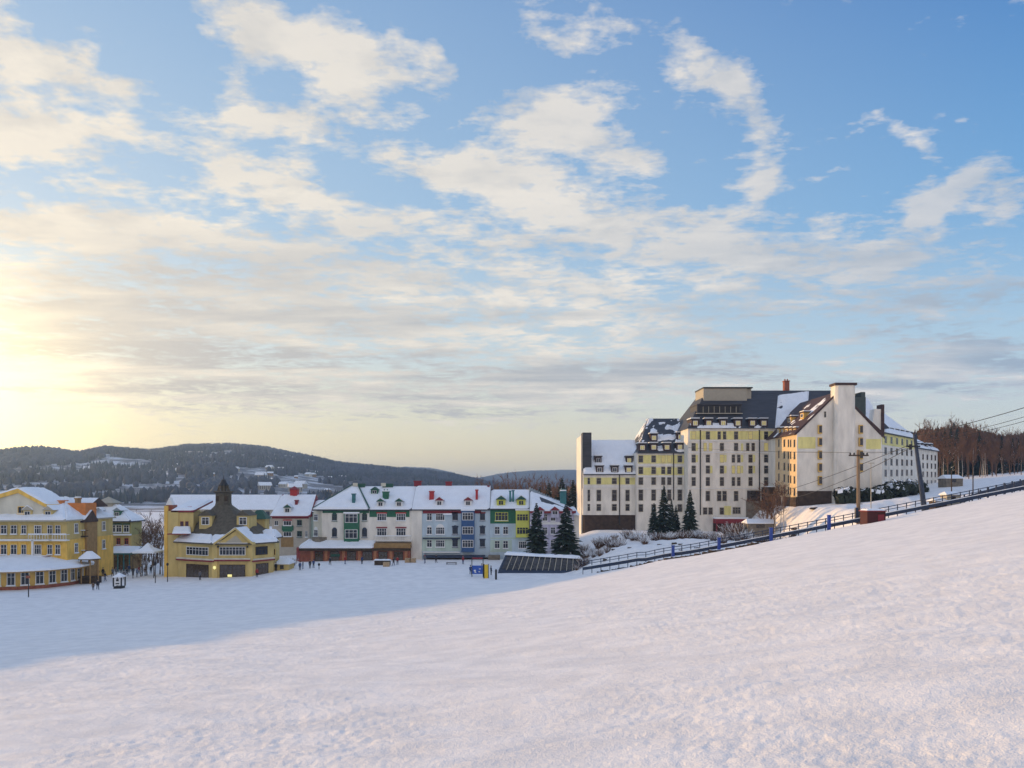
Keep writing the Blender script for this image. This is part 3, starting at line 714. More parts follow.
    for k, (px, wp) in enumerate(wd):
        for i in range(5):
            t_ = (px - 775) / 22.0
            py = (443 + 11.2 * i) * (1 - t_) + (443.5 + 12.3 * i) * t_
            put(D, px, py, wp, 7.2)
    D.add('sun_tinted_wall', D.mb().box(D.s(775.4), D.s(796.6), -0.03, 0.01, D.z(786, 498), D.z(786, 436)), mat('peach_sun_tint', (0.70, 0.52, 0.30), 0.9, var=0.08))  # peach tint puts the low sun's warm light into this white wall's colour
    z = D.z(786, 486); D.add('plinth', D.mb().box(D.s(775.4) - 1, D.s(797) + 0.1, -0.3, 0.01, 5.5, E.z(797, 499) + 0.4), BROWN)
    # low annex under it, with stone corner
    s0, s1 = C.s(762), C.s(799)
    x = C.mb(); x.use(BROWN); x.box(C.s(761.5), 66.0, -6, -0.003, g, C.z(775, 487, -6)); C.add('annex', x)
    C.add('annex_snow', C.mb().patch(((C.s(761.5), -6, C.z(775, 487, -6) + .01), (66.0, -6, C.z(775, 487, -6) + .01), (66.0, -0.1, C.z(775, 487, -6) + .01), (C.s(761.5), -0.1, C.z(775, 487, -6) + .01)), 0.3, 1.0, 4), SNOW)
    x = C.mb(); x.use(STONE); x.box(C.s(746), C.s(762) , -0.5, -0.003, g, C.z(755, 501)); x.use(GLASSD); x.box(C.s(747), C.s(760), -0.25, -0.004, C.z(755, 501) + 0.003, C.z(755, 490.5)); C.add('stone_base', x)
    x = C.mb(); x.use(DRED); x.box(C.s(713), C.s(745), -3.0, -0.003, C.z(730, 523), C.z(730, 518.5)); 
    for px in (714, 722, 730, 738, 744): x.box(C.s(px) - 0.15, C.s(px) + 0.15, -2.9, -2.6, g, C.z(730, 523) - 0.003)
    x.use(BROWN); x.box(C.s(713), C.s(745), -0.3, -0.004, g, C.z(730, 523) - 0.005)
    o = C.add('entrance_canopy', x); C.add('snow', C.mb().box(C.s(713), C.s(745), -3.0, -0.1, C.z(730, 518.5) + 0.003, C.z(730, 518.5) + 0.4), SNOW, o)
    # roofs ------------------------------------------------------------
    # A
    zA = A.z(610, 440, 10); za = A.s(637)
    gable_roof(A, a0 + 0.1, a1 + 1, -0.5, 20.5, ea, zA, 10, m=DROOF, thick=0.4, cov=0.90, seed=11)
    g_ = MB(A.P); g_.poly([(a0, 0, ea), (a0, 10, zA - 0.3), (a0, 20, ea)], (0.4, 0, 0)); A.add('gable_wall', g_, WHITE)
    t = A.mb(); t.use(WHITE); t.box(a0 - 0.35, a0 - 0.003, 2, 17, g, A.z(583, 436, 4)); t.use(DROOF); t.box(a0, A.s(591.5, 1), 1.0, 6, ea - 4, A.z(588, 432.5, 1)); A.add('chimney', t)
    for px, py in ((587.6, 460), (598.3, 460), (629.2, 460)): dormer(A, px, py, 6.6, 6.4, 0, 3.5, RROOF, DROOF, glass=GLASS if px < 620 else WARM, shed=True, auto=(ea, (zA - ea) / 10.5, -0.5))
    for px, py in ((599.7, 469.5), (614.8, 469.5), (628.8, 469.5)): dormer(A, px, py, 7.4, 6.4, 0, 4, RROOF, DROOF, glass=GLASS if px < 620 else WARM, shed=True, auto=(ea, (zA - ea) / 10.5, -0.5))
    # B
    zB = B.z(670, 418.5, 14); 
    gable_roof(B, B.s(637.5), B.s(690), -0.5, 26, eb, zB, 14, 5.2, 0, m=DROOF, thick=0.35, cov=0.44, seed=23)
    chimney(B, 650.8, 419, 437, 6.5, 15, WHITE, 2.0, cap=False)
    for px, py in ((654, 437.5), (680.5, 436.5)): dormer(B, px, py, 7, 6.4, 0, 3.5, RROOF, DROOF, glass=WARM, shed=True, auto=(eb, (zB - eb) / 14.5, -0.5))
    for px, py in ((642.4, 447.3), (653.8, 447), (667, 447), (680, 446.8)): dormer(B, px, py, 7.4, 6.4, 0, 4, RROOF, DROOF, glass=WARM, shed=True, auto=(eb, (zB - eb) / 14.5, -0.5))
    # C: steep slope up to a flat deck, running on behind the gable block
    zC = C.z(790, 390.5, 12); s0, s1 = C.s(688) - 0.3, C.s(889); k0 = C.s(706, 12); k1 = C.s(851, 12)
    r = C.mb(); n0 = [r.pt(p) for p in ((s0, -0.5, ec), (s1, -0.5, ec), (s1, 26, ec), (s0, 26, ec))]; n1 = [r.pt(p) for p in ((k0, 12, zC), (k1, 12, zC), (k1, 20, zC), (k0, 20, zC))]
    for k in range(4): r.facei([n0[k], n0[(k + 1) % 4], n1[(k + 1) % 4], n1[k]])
    r.facei(n1); r.facei(n0[::-1]); rc = C.add('roof', r, DROOF)
    e = 0.05
    def cs(px, py0):   # point on the front slope of C seen at px,py0
        t_ = (py0 - 428.5) / (390.5 - 428.5); d = -0.5 + 12.5 * t_; return (C.s(px, d), d, ec + (zC - ec) * t_ + e)
    q1 = (cs(775, 428), cs(806, 428), cs(809, 391.5), cs(778, 396))
    q3 = (cs(861, 424), cs(881, 424), cs(869, 400), cs(857, 396))
    q2 = (cs(689, 428.3), cs(775, 428.3), cs(775, 423.5), cs(690, 423.5))
    sb = C.mb(); sb.patch(q1, 0.4, 0.80, 5, 0.5); sb.patch(q2, 0.35, 0.60, 9, 0.5); sb.patch(q3, 0.35, 0.9, 12, 0.5); C.add('roof_snow', sb, SNOW, rc) if False else None
    for q_, th_, cv_, sd_ in ((q1, .4, .8, 5), (q2, .35, .6, 9), (q3, .35, .9, 12)): sb = C.mb(); sb.patch(q_, th_, cv_, sd_, .5); C.add('roof_snow', sb, SNOW, rc)
    for px in (695.3, 708.8, 723.3, 738, 752.6, 763.9): dormer(C, px, 422.8, 7.6, 6.6, 0, 5, RROOF, DROOF, glass=WARM, shed=True, auto=(ec, (zC - ec) / 12.5, -0.5))
    # penthouse and louvred plant room
    p = C.mb(); p.use(GREYBOX); p.box(C.s(703.5, 8.5), C.s(747, 8.5), 8.5, 18, zC - 4, C.z(725, 389, 10)); p.use(BLACK); p.box(C.s(703, 8.5), C.s(752.5, 8.5), 8.2, 18.2, C.z(725, 389, 10) + 0.003, C.z(725, 387.8, 10))
    p.use(GREYBOX); p.box(C.s(747, 8.5) + .003, C.s(752, 8.5), 9.2, 18, zC - 4, C.z(725, 389, 10)); C.add('penthouse', p)
    p = C.mb(); p.use(DROOF); p.box(C.s(697, 4), C.s(741.5, 4), 4, 12, C.z(718, 413.5, 4), C.z(718, 405, 4)); p.use(BLACK)
    p.box(C.s(698, 4), C.s(739, 4), 3.9, 4.0 - 0.003, C.z(718, 412.8, 4), C.z(718, 406.5, 4))
    p.use(GREYBOX); p.box(C.s(696, 4), C.s(742, 4), 3.3, 4.5, C.z(718, 414, 4), C.z(718, 413.2, 4))
    for k in range(7): xx = C.s(703 + 5.5 * k, 4); p.box(xx - 0.06, xx + 0.06, 3.8, 3.899, C.z(718, 412.8, 4), C.z(718, 406.5, 4))
    p.use(DROOF); p.box(C.s(696.5, 4), C.s(742, 4), 3.4, 12, C.z(718, 405, 4) + 0.003, C.z(718, 404, 4)); C.add('plant_room', p)
    chimney(C, 787, 380.5, 392, 5.0, 13, BRICK, 1.4, cap=False, pots=2)
    # D/E roof, ridge runs away from the camera
    DR = Frame(e0, 203.5, -math.pi / 2, root)
    rr = gable_roof(DR, -9, 16.3, -0.6, (e1 - e0) + 0.6, ee0 + 0.2, zr, (e1 - e0) / 2, m=RROOF, thick=0.25, cov=0.34, seed=31)
    fa = MB(); fa.use(RED)       # dark red verge along the gable
    for (xa, za_, xb, zb) in ((e0 - 0.6, ee0 - 0.1, sm, zr + 0.1), (sm, zr + 0.1, e1 + 0.6, ee1 - 0.2)):
        fa.poly([(xa, 186.75, za_ - 0.25), (xb, 186.75, zb - 0.25), (xb, 186.75, zb + 0.25), (xa, 186.75, za_ + 0.25)], (0, 0.248, 0))
    link('verge', fa.mesh('verge', RROOF, root.location), root)
    for k in range(5):
        t_ = k / 4.0; dormer(DR, 778.2 + 4.1 * k, 431.2 + 0.0 * k, 2.6, 5.0, 0.5, 3.5, OCHRE, RROOF, shed=True, glass=GLASSD)
    for px, py in ((789.5, 420), (802.0, 415.5)): dormer(DR, px, py, 3.6, 5.2, 3.4, 4, OCHRE, RROOF, shed=True, glass=GLASSD)
    # right wing receding behind the gable
    ox, oy = U(882) * 208.0, 208.0; ang = math.atan2(52, 43)
    W = Frame(ox, oy, ang, root); l1 = W.s(914); l2 = W.s(937.5); zw = W.z(884, 432.5); zw2 = W.z(916, 447.5)
    w = W.mb(); w.use(WHITE); w.box(-14, l1, 0, 16, 10, zw); w.box(l1 + 0.003, l2, 0, 16, 10, zw2)
    w.use(HYELLOW); w.box(0, l1, -0.03, 0.01, zw - 3.2, zw); W.add('wall', w)
    gable_roof(W, -14, l1 + 0.4, -0.6, 16.5, zw, zw + 8.0, 8, 0, 4.5, m=DROOF, thick=0.4, cov=0.86, seed=41)
    gable_roof(W, l1 + 0.5, l2 + 0.5, -0.6, 16.5, zw2, zw2 + 5, 8, 0, 3.0, m=DROOF, thick=0.4, cov=0.8, seed=45)
    for k, px in enumerate((885.6, 891.4, 896.9, 902.1, 906.9, 911.5)):
        t_ = k / 5.0
        for i in range(5): put(W, px, (439.6 + 11.2 * i) * (1 - t_) + (443.5 + 9.7 * i) * t_, 2.1 - 0.5 * t_, 6.5 - t_)
        dormer(W, px, 433.2 + 5.0 * t_ - 3.0, 3.2 - 0.8 * t_, 4.2, 0.9, 3, RROOF, DROOF, shed=True, glass=GLASSD)
    for k, px in enumerate((918.5, 923, 927.3, 931.5, 935.2)):
        t_ = k / 4.0
        for i in range(4): put(W, px, 456.5 + 1.5 * t_ + (8.8 - .5 * t_) * i, 1.3, 5)
        if k < 4: dormer(W, px, 445.6 + t_, 2.2, 3.2, 0.9, 3, RROOF, DROOF, shed=True, glass=GLASSD)
    W.add('plinth', W.mb().box(0.1, W.s(921), -2.5, -0.003, 10, W.z(900, 486, -2.5)), BROWN)
    W.add('plinth_snow', W.mb().box(0.1, W.s(921), -2.6, -0.05, W.z(900, 486, -2.5) + .003, W.z(900, 486, -2.5) + .35), SNOW)
    link('window', sm_b.mesh('window', None, root.location), root, kind='stuff')
    # chimney wall and dark stepped stack right of the gable
    S = Frame(0, 199.0, 0, root)
    t = S.mb(); t.use(WHITE); t.poly([(S.s(870), 0, 20), (S.s(881.5), 0, 20), (S.s(881.5), 0, S.z(880, 409)), (S.s(874.5), 0, S.z(880, 409)), (S.s(873), 0, S.z(873, 418))], (0, 2.5, 0)); t.use(RROOF); t.box(S.s(881), S.s(884), -0.2, 2.4, S.z(882, 437), S.z(882, 404.5)); S.add('chimney', t)
    t = S.mb(); t.use(mat('dark_green_grey_cladding', (0.06, 0.075, 0.065), 0.8)); t.box(S.s(863), S.s(880), 8, 12, 32, S.z(870, 397, 8)); t.box(S.s(863.5), S.s(868.5), 8.003, 12, S.z(870, 397, 8), S.z(870, 391.5, 8)); t.box(S.s(875), S.s(879.5), 8.003, 12, S.z(870, 397, 8), S.z(870, 392, 8)); S.add('stair_tower', t)
    return root
def _bay(F, s, z0, z1):  # ochre on sill, head and left cheek paints in the orange sunlight
    b = F.mb(); b.use(OCHRE); b.box(s - 0.45, s + 0.45, -0.5, 0.01, z0, z0 + 0.25); b.box(s - 0.45, s + 0.45, -0.5, 0.01, z1 - 0.2, z1)
    b.box(s - 0.45, s - 0.28, -0.5, 0.01, z0 + 0.253, z1 - 0.203); b.use(GLASSD); b.box(s - 0.277, s + 0.45, -0.42, 0.01, z0 + 0.253, z1 - 0.203); return b
build_hotel()
# ---------------------------------------------------------------- village row
def wallbox(F, px0, px1, py_top, g, deep, m, d=0.0, name='wall', py_at=None):
    z = F.z((px0 + px1) / 2, py_top, d); b = F.mb(); b.box(F.s(px0, d), F.s(px1, d), d, d + deep, g, z); return F.add(name, b, m), z
def strip(F, px0, px1, py0, py1, m, out=0.06, name='painted_band'):
    c = (px0 + px1) / 2; out = 0.04 if name == 'painted_band' else out; return F.add(name, F.mb().box(F.s(px0), F.s(px1), -out, 0.01, F.z(c, py1), F.z(c, py0)), m)
def bay(F, px0, px1, rows, panel, zt, zb, out=1.0, frm=WTRIM, roofm=GREEN, mull=2, wallm=None, hpx=9):
    """oriel: a box with window rows on its front"""
    c = (px0 + px1) / 2; s0, s1 = F.s(px0, -out), F.s(px1, -out)
    b = F.mb(); b.use(panel); b.box(s0, s1, -out, -0.003, F.z(c, zb, -out), F.z(c, zt, -out))
    o = F.add('oriel', b)
    for py in rows: window(F, c, py, (px1 - px0) * 0.86, hpx, d=-out, parent=o, fr=frm, gl=GLASS, mull=mull, sill=False, snow=False)
    F.add('snow', F.mb().box(s0 - 0.1, s1 + 0.1, -out - 0.1, 0, F.z(c, zt, -out) + 0.003, F.z(c, zt, -out) + 0.32), SNOW, o)
    return o

def build_rear_house():
    Y = 200.0; root = thing('house', 'narrow grey house with red roof turret, behind and right of the yellow hall', 'house', (U(290) * Y, Y, 1.5))
    F = Frame(0, Y, 0, root)
    wallbox(F, 272, 309, 515, 0.5, 14, mat('warm_grey_render', (0.50, 0.44, 0.36), 0.9))
    ze = F.z(290, 516, -0.4)
    gable_roof(F, F.s(270.5), F.s(310.5), -0.6, 14.6, ze, F.z(293, 494.5, 7), 7, 1.0, 0.3, m=DRED, seed=3)
    strip(F, 272, 309, 516.4, 518.6, DRED)
    strip(F, 282, 293.5, 525.5, 530.5, GREEN, 0.2, 'green_panel'); strip(F, 281, 293.5, 537, 547, BROWNW, 0.15)
    for py in (523, 534): window(F, 287.5, py, 8, 5, lintel=RED if py < 530 else GREEN, mull=2)
    for py in (523, 534): window(F, 299.5, py, 5, 6, fr=DGREEN)
    window(F, 276.5, 523, 3.5, 5); window(F, 306.5, 534, 2.5, 6)
    b = F.mb(); b.use(RED); px = 294.5; u = F.s(px, 7); r = 0.9; z0 = F.z(px, 496.5, 7); z1 = F.z(px, 489.5, 7)
    b.box(u - r, u + r, 6.1, 7.9, z0 - 0.5, z1); b.use(DRED); i = [b.pt(p) for p in ((u - 1.2, 5.8, z1), (u + 1.2, 5.8, z1), (u + 1.2, 8.2, z1), (u - 1.2, 8.2, z1), (u, 7, z1 + 0.9))]
    for k in range(4): b.facei([i[k], i[(k + 1) % 4], i[4]])
    F.add('roof_turret', b)
    chimney(F, 296.2, 500, 509, 2.6, 3, DRED, 1.0)
    dormer(F, 287.3, 510.2, 7, 5.5, 0, 3, WTRIM, DGREEN, auto=(ze, (F.z(293, 494.5, 7) - ze) / 7.6, -0.6))
    # snowy roof of the next range to its right
    F.add('side_wing', F.mb().box(F.s(309.2), F.s(330), 2, 12, 0.5, F.z(318, 512, 2)), PALEGREEN)
    gable_roof(F, F.s(309.4), F.s(332), 1.5, 12.5, F.z(318, 512, 2), F.z(318, 500, 7), 7, m=DROOF, seed=7)
    return root

def build_corner_building():
    Y = 180.0; root = thing('shop_building', 'white corner building with green oriel, pointed snowy hip roof and red brick shop arcade', 'building', (U(345) * Y, Y, 1.5))
    F = Frame(0, Y, 0, root); g = 0.5
    e0, e1 = F.s(322), F.s(411); ze = F.z(350, 509.5)
    b = F.mb(); b.use(WHITE); b.box(e0, e1, 0, 15, g, ze); F.add('wall', b)
    # angled bay at the left corner
    AF = Frame(F.s(322) - 2.6, Y + 2.8, math.atan2(-2.8, 2.6), root)
    L_ = math.hypot(2.6, 2.8); b = AF.mb(); b.use(CREAM); b.box(0, L_ - 0.02, 0, 7, g, ze - 0.2); AF.add('wall', b)
    for py in (517.5, 533): 
        window(AF, 316.2, py, 4, 6.5, fr=WTRIM, style='arch' if py > 530 else 'plain', mull=1)
    b = MB(); cx, cy = F.s(319.3), Y + 0.2; b.lathe(cx, cy, [(1.3, F.z(318, 543)), (1.75, F.z(318, 541)), (1.75, F.z(318, 537))], 10); AF.add('balcony', _raw(b), STONE) if False else link('balcony', b.mesh('balcony', STONE, root.location), root)
    # tall hip roof over the corner, then the long ridge
    zr = F.z(352, 486.0, 7)
    r = F.add('roof', F.mb().roof(F.s(313), F.s(370), -0.7, 15, ze + 0.05, zr, 7, 7.6, 4.1, 0.3), DROOF)
    hp = []
    s0, s1 = F.s(313), F.s(370); A = (s0, -0.7, ze + .08); B = (s1, -0.7, ze + .08); R0 = (s0 + 7.6, 7, zr + .03); R1 = (s1 - 4.1, 7, zr + .03)
    snow_on(F, [(A, B, R1, R0), ((s0, 15, ze + .08), A, R0, R0)], 0.35, 1.0, 5, 0.5, r)
    r2 = gable_roof(F, F.s(351), F.s(411) + 0.2, -0.5, 15, ze, F.z(380, 486.3, 7.5), 7.5, 0.2, 0, m=DROOF, seed=8, thick=0.3)
    # green hip edges that stay free of snow
    b = F.mb(); b.use(DGREEN); b.tube((F.s(370), -0.75, ze + 0.35), (s1 - 4.1, 6.9, zr + 0.45), 0.16); b.tube((s0, -0.75, ze + 0.3), (s0 + 7.6, 6.9, zr + 0.4), 0.10); F.add('hip_flashing', b)
    strip(F, 322.5, 369, 509.8, 513, GREEN, 0.12); strip(F, 369.5, 409.5, 509.8, 517, GREEN, 0.06)
    chimney(F, 353.4, 493.5, 508, 3.0, 1.0, TEAL, 1.0, cap=False)
    chimney(F, 385.5, 491.5, 503, 6.0, 2.6, GREEN, 1.2, pots=2)
    for px in (380.5, 399.0): dormer(F, px, 504.0, 7, 5.4, 0, 3.0, WTRIM, DGREEN, auto=(ze, (zr - ze) / 8, -0.5))
    for px in (359, 387): # small ridge vents
        b = F.mb(); b.use(DGREEN); b.box(F.s(px, 7) - 1.0, F.s(px, 7) + 1.4, 6.6, 8, zr - 0.3, zr + 0.55); b.use(LAMPG if False else CREAM); b.box(F.s(px, 7) - 1.3, F.s(px, 7) - 0.2, 6.3, 6.59, zr - 0.1, zr + 0.7); F.add('roof_vent', b)
    dormer(F, 374.5, 491.8, 7, 4.2, 0, 2, GREEN, DGREEN, auto=(ze, (zr - ze) / 8, -0.5), snow=False)
    bay(F, 343.8, 358.6, (518.2, 534.0), GREEN, 513.5, 543.5, 1.1)
    for px in (334.5, 364.6):
        window(F, px, 517.5, 5, 6.5, fr=DGREEN, style='arch'); window(F, px, 533.2, 5, 8, fr=NAVY, style='arch')
    for px in (332.5, 366.5): pass
    for px in (381.8, 401): window(F, px, 517.2, 9.5, 7, fr=WTRIM, lintel=RED, mull=3)
    for px in (381.8, 401): window(F, px, 532.2, 10, 8, fr=WTRIM, lintel=DRED, mull=3)
    balcony(F, 375, 411, 540.5)
    # brick arcade with its own snowy lean-to roof
    zt = F.z(345, 548, -2.5); a0, a1 = F.s(300, -2.5), F.s(409.5, -2.5)
    b = F.mb(); b.use(BRICK); b.box(a0, a1, -2.5, -0.003, g, zt)
    o = F.add('arcade', b)
    for px in (312, 326, 343.5, 359.5, 375, 391, 406):
        u = F.s(px, -2.7); F.add('pillar', F.mb().box(u - 0.32, u + 0.32, -2.75, -2.503, g, zt - 0.1), TERRA, o)
    for px, w in ((319, 8), (334.5, 9.5), (351.5, 9), (367.5, 10), (383, 9), (398.5, 9)):
        window(F, px, 558.5, w, 14, d=-2.5, parent=o, fr=DARKWOOD, gl=SHOPG, style='arch' if w > 8.5 and px < 380 else 'plain', sill=False, mull=2, snow=False)
    u0, u1 = F.s(331, -2.5), F.s(340, -2.5); F.add('shop_sign', F.mb().box(u0, u1, -2.72, -2.6, F.z(335, 556.5, -2.6), F.z(335, 554, -2.6)), DGREEN, o)
    # angled end of the arcade facing the square
    AF2 = Frame(F.s(292.5, -2.5) - 0.0, Y + 1.0, math.atan2(-3.5, F.s(300.2, -2.5) - F.s(292.5, -2.5)), root)
    LL = math.hypot(3.5, F.s(300.2, -2.5) - F.s(292.5, -2.5)); AF2.add('arcade_end', AF2.mb().box(0, LL - 0.05, 0, 5, g, zt - 0.05), BRICK)
    for k in (0.22, 0.74):
        me = win_mesh(1.5, 3.0, RED, SHOPG, 'plain', False, None, 2, False); link('window', me, root, AF2.loc(LL * k, 0, g + 0.5), AF2.a)
    s0, s1 = F.s(290.5, -3), F.s(411, -3)
    r = F.mb(); zt2 = F.z(330, 540.5, 0)
    i = [r.pt(p) for p in ((s0 + .6, 1.6, zt), (F.s(299, -3.4), -3.4, zt), (F.s(374, -3), -3.4, zt), (F.s(374, -3), -0.01, zt2), (F.s(311, 0), -0.01, zt2 + 0.1), (F.s(309, 2), 4, zt2 + 0.1), (s0 + .6, 4, zt))]
    r.facei([i[1], i[2], i[3], i[4]]); r.facei([i[0], i[1], i[4], i[5], i[6]]); r.facei([i[6], i[0], i[1], i[2], i[3], i[4], i[5]][::-1]) if False else None
    lr = F.add('lean_to_roof', r, DRED)
    F.add('balcony_base', F.mb().box(F.s(374.2, -2.5), a1 + .2, -3.0, -0.004, zt + .003, F.z(390, 543.5, -3)), BROWNW)
    sn = F.mb(); sn.patch(((F.s(299, -3.4), -3.4, zt + .02), (F.s(374, -3), -3.4, zt + .02), (F.s(374, -3), -0.02, zt2 + .02), (F.s(311, 0), -0.02, zt2 + .12)), 0.4, 1.0, 3, 0.5)
    sn.patch(((s0 + .6, 1.6, zt + .02), (F.s(299, -3.4), -3.4, zt + .02), (F.s(311, 0), -0.02, zt2 + .12), (F.s(309, 2), 4, zt2 + .12)), 0.4, 1.0, 4, 0.5)
    F.add('snow', sn, SNOW, lr)
    F.add('fascia', F.mb().box(F.s(299, -3.4), s1, -3.5, -3.403, zt - 0.55, zt - 0.003), DARKWOOD)
    return root

def build_long_building():
    Y = 180.0; root = thing('apartment_building', 'long pale blue and white four storey building with dark red fascia and a blue oriel', 'building', (U(450) * Y, Y, 1.5))
    F = Frame(0, Y, 0, root); g = 0.5
    ze = F.z(450, 509.3); z = ze
    b = F.mb(); b.use(PALEBLUE); b.box(F.s(411) + .01, F.s(490) - .01, 0, 15, g, ze); F.add('wall', b)
    F.add('wall_panel', F.mb().box(F.s(411.2), F.s(422), -0.25, -0.002, g, ze - 0.1), WHITE)
    F.add('wall_panel', F.mb().box(F.s(422.3), F.s(460.5), -0.035, -0.002, F.z(440, 551), F.z(440, 537)), PALEGREEN)
    gable_roof(F, F.s(411) + .25, F.s(490) - .05, -0.6, 15, ze, F.z(440, 485.6, 7.5), 7.5, m=DROOF, seed=13)
    strip(F, 423, 481, 509.8, 513.4, DRED, 0.2, 'fascia')
    F.add('snow_ledge', F.mb().box(F.s(443.5), F.s(452), -0.9, 0, F.z(447, 514.8), F.z(447, 513.3)), SNOW)
    cols = [(417.4, 4.6, 0), (429.4, 5, 1), (440.2, 9, 1), (455.1, 5.2, 0), (482.5, 5, 0)]
    for px, w, st in cols:
        for ri, py in enumerate((517, 530.8, 543.6)):
            window(F, px, py, w, 7, fr=NAVY if px in (417.4, 482.5, 455.1) else WTRIM, style='arch' if (ri == 1 and px != 417.4) else 'plain', lintel=(DRED if ri == 0 else NAVY) if st == 0 and px > 420 else None, mull=3 if w > 8 else 1)
    F.add('string_course', F.mb().box(F.s(423), F.s(460), -0.5, 0.01, F.z(440, 538.8), F.z(440, 537.6)), NAVY)
    F.add('string_course', F.mb().box(F.s(423), F.s(460), -0.5, 0.01, F.z(440, 552.8), F.z(440, 551.6)), WTRIM)
    bay(F, 461.3, 474.3, (516.5, 530.5, 543.8), BLUE, 510.8, 552, 1.2, mull=3, hpx=7.5)
    b = F.mb(); b.use(NAVY); b.box(F.s(424), F.s(485), -1.2, 0.0, F.z(450, 557.5), F.z(450, 554.8)); F.add('awning', b)
    F.add('plinth', F.mb().box(F.s(424), F.s(489), -0.3, -0.003, g, F.z(450, 557.6)), DARKWOOD)
    window(F, 418, 557, 3.5, 7.5, fr=DRED, gl=GLASSD, sill=False, snow=False, mull=0)
    chimney(F, 431.5, 491, 505, 4.4, 2.2, RED, 1.3)
    chimney(F, 476.7, 489.5, 505, 2.3, 2.2, RED, 1.2)
    chimney(F, 448.6, 481.5, 487, 6, 7.2, DRED, 1.2, cap=False); chimney(F, 417.5, 480.8, 487, 7, 7.4, DRED, 1.2, cap=False)
    chimney(F, 488.5, 485.5, 492, 1.6, 6.8, DRED, 1.0, cap=False)
    for px in (439.3, 468): dormer(F, px, 503.0, 7.4, 5.6, 0, 3.0, WTRIM, DRED, auto=(ze, (F.z(440, 485.6, 7.5) - ze) / 8.1, -0.6))
    dormer(F, 400.2 + 12.6, 503.4, 5, 4.6, 1.4, 3.0, WTRIM, DGREEN) if False else None
    for k, px in enumerate((433, 437, 463, 489)): pass
    return root

def build_green_building():
    Y = 180.0; root = thing('apartment_building', 'green and lime yellow fronted building with two yellow dormers, behind the glazed lift tunnel', 'building', (U(510) * Y, Y, 1.5))
    F = Frame(0, Y, 0, root); g = 0.5; ze = F.z(510, 508.6)
    b = F.mb(); b.use(PALEBLUE); b.box(F.s(490) + .01, F.s(530) - .01, 0, 14, g, ze); F.add('wall', b)
    strip(F, 490.2, 516, 509, 523.5, GREEN, 0.08); strip(F, 490.2, 516, 537.5, 539, PALEGREEN, 0.1); strip(F, 490.2, 512, 540, 552, PALEGREEN, 0.06)
    gable_roof(F, F.s(490) + .05, F.s(530), -0.6, 14.6, ze, F.z(510, 489.5, 7), 7, 0, 0, m=DROOF, seed=17)
    window(F, 501.6, 516.5, 13, 8.5, fr=LIME, mull=3, gl=GLASS)
    for py in (530.5, 544.6):
        for px in (497.2, 505.6): window(F, px, py, 5, 7.5, fr=WTRIM)
    bay(F, 515.8, 529.2, (517.5, 530.8), LIME, 510.5, 537.5, 1.0, frm=LIME, mull=3, hpx=7)
    window(F, 522.5, 545, 8, 7, fr=WTRIM, mull=3)
    chimney(F, 510.2, 490.5, 505, 1.9, 1.6, TEAL, 1.2, cap=False); chimney(F, 513.2, 490.0, 505, 1.9, 1.6, TEAL, 1.2, cap=False)
    for px in (501, 521.2): dormer(F, px, 502.6, 8.6, 6.6, 0, 3.0, LIME, DGREEN, trim=LIME, auto=(ze, (F.z(510, 489.5, 7) - ze) / 7.6, -0.6))
    b = F.mb(); b.use(STONE); b.box(F.s(488.5), F.s(500), -2.2, -0.1, g, F.z(494, 555.5, -2)); F.add('low_wall', b)
    return root

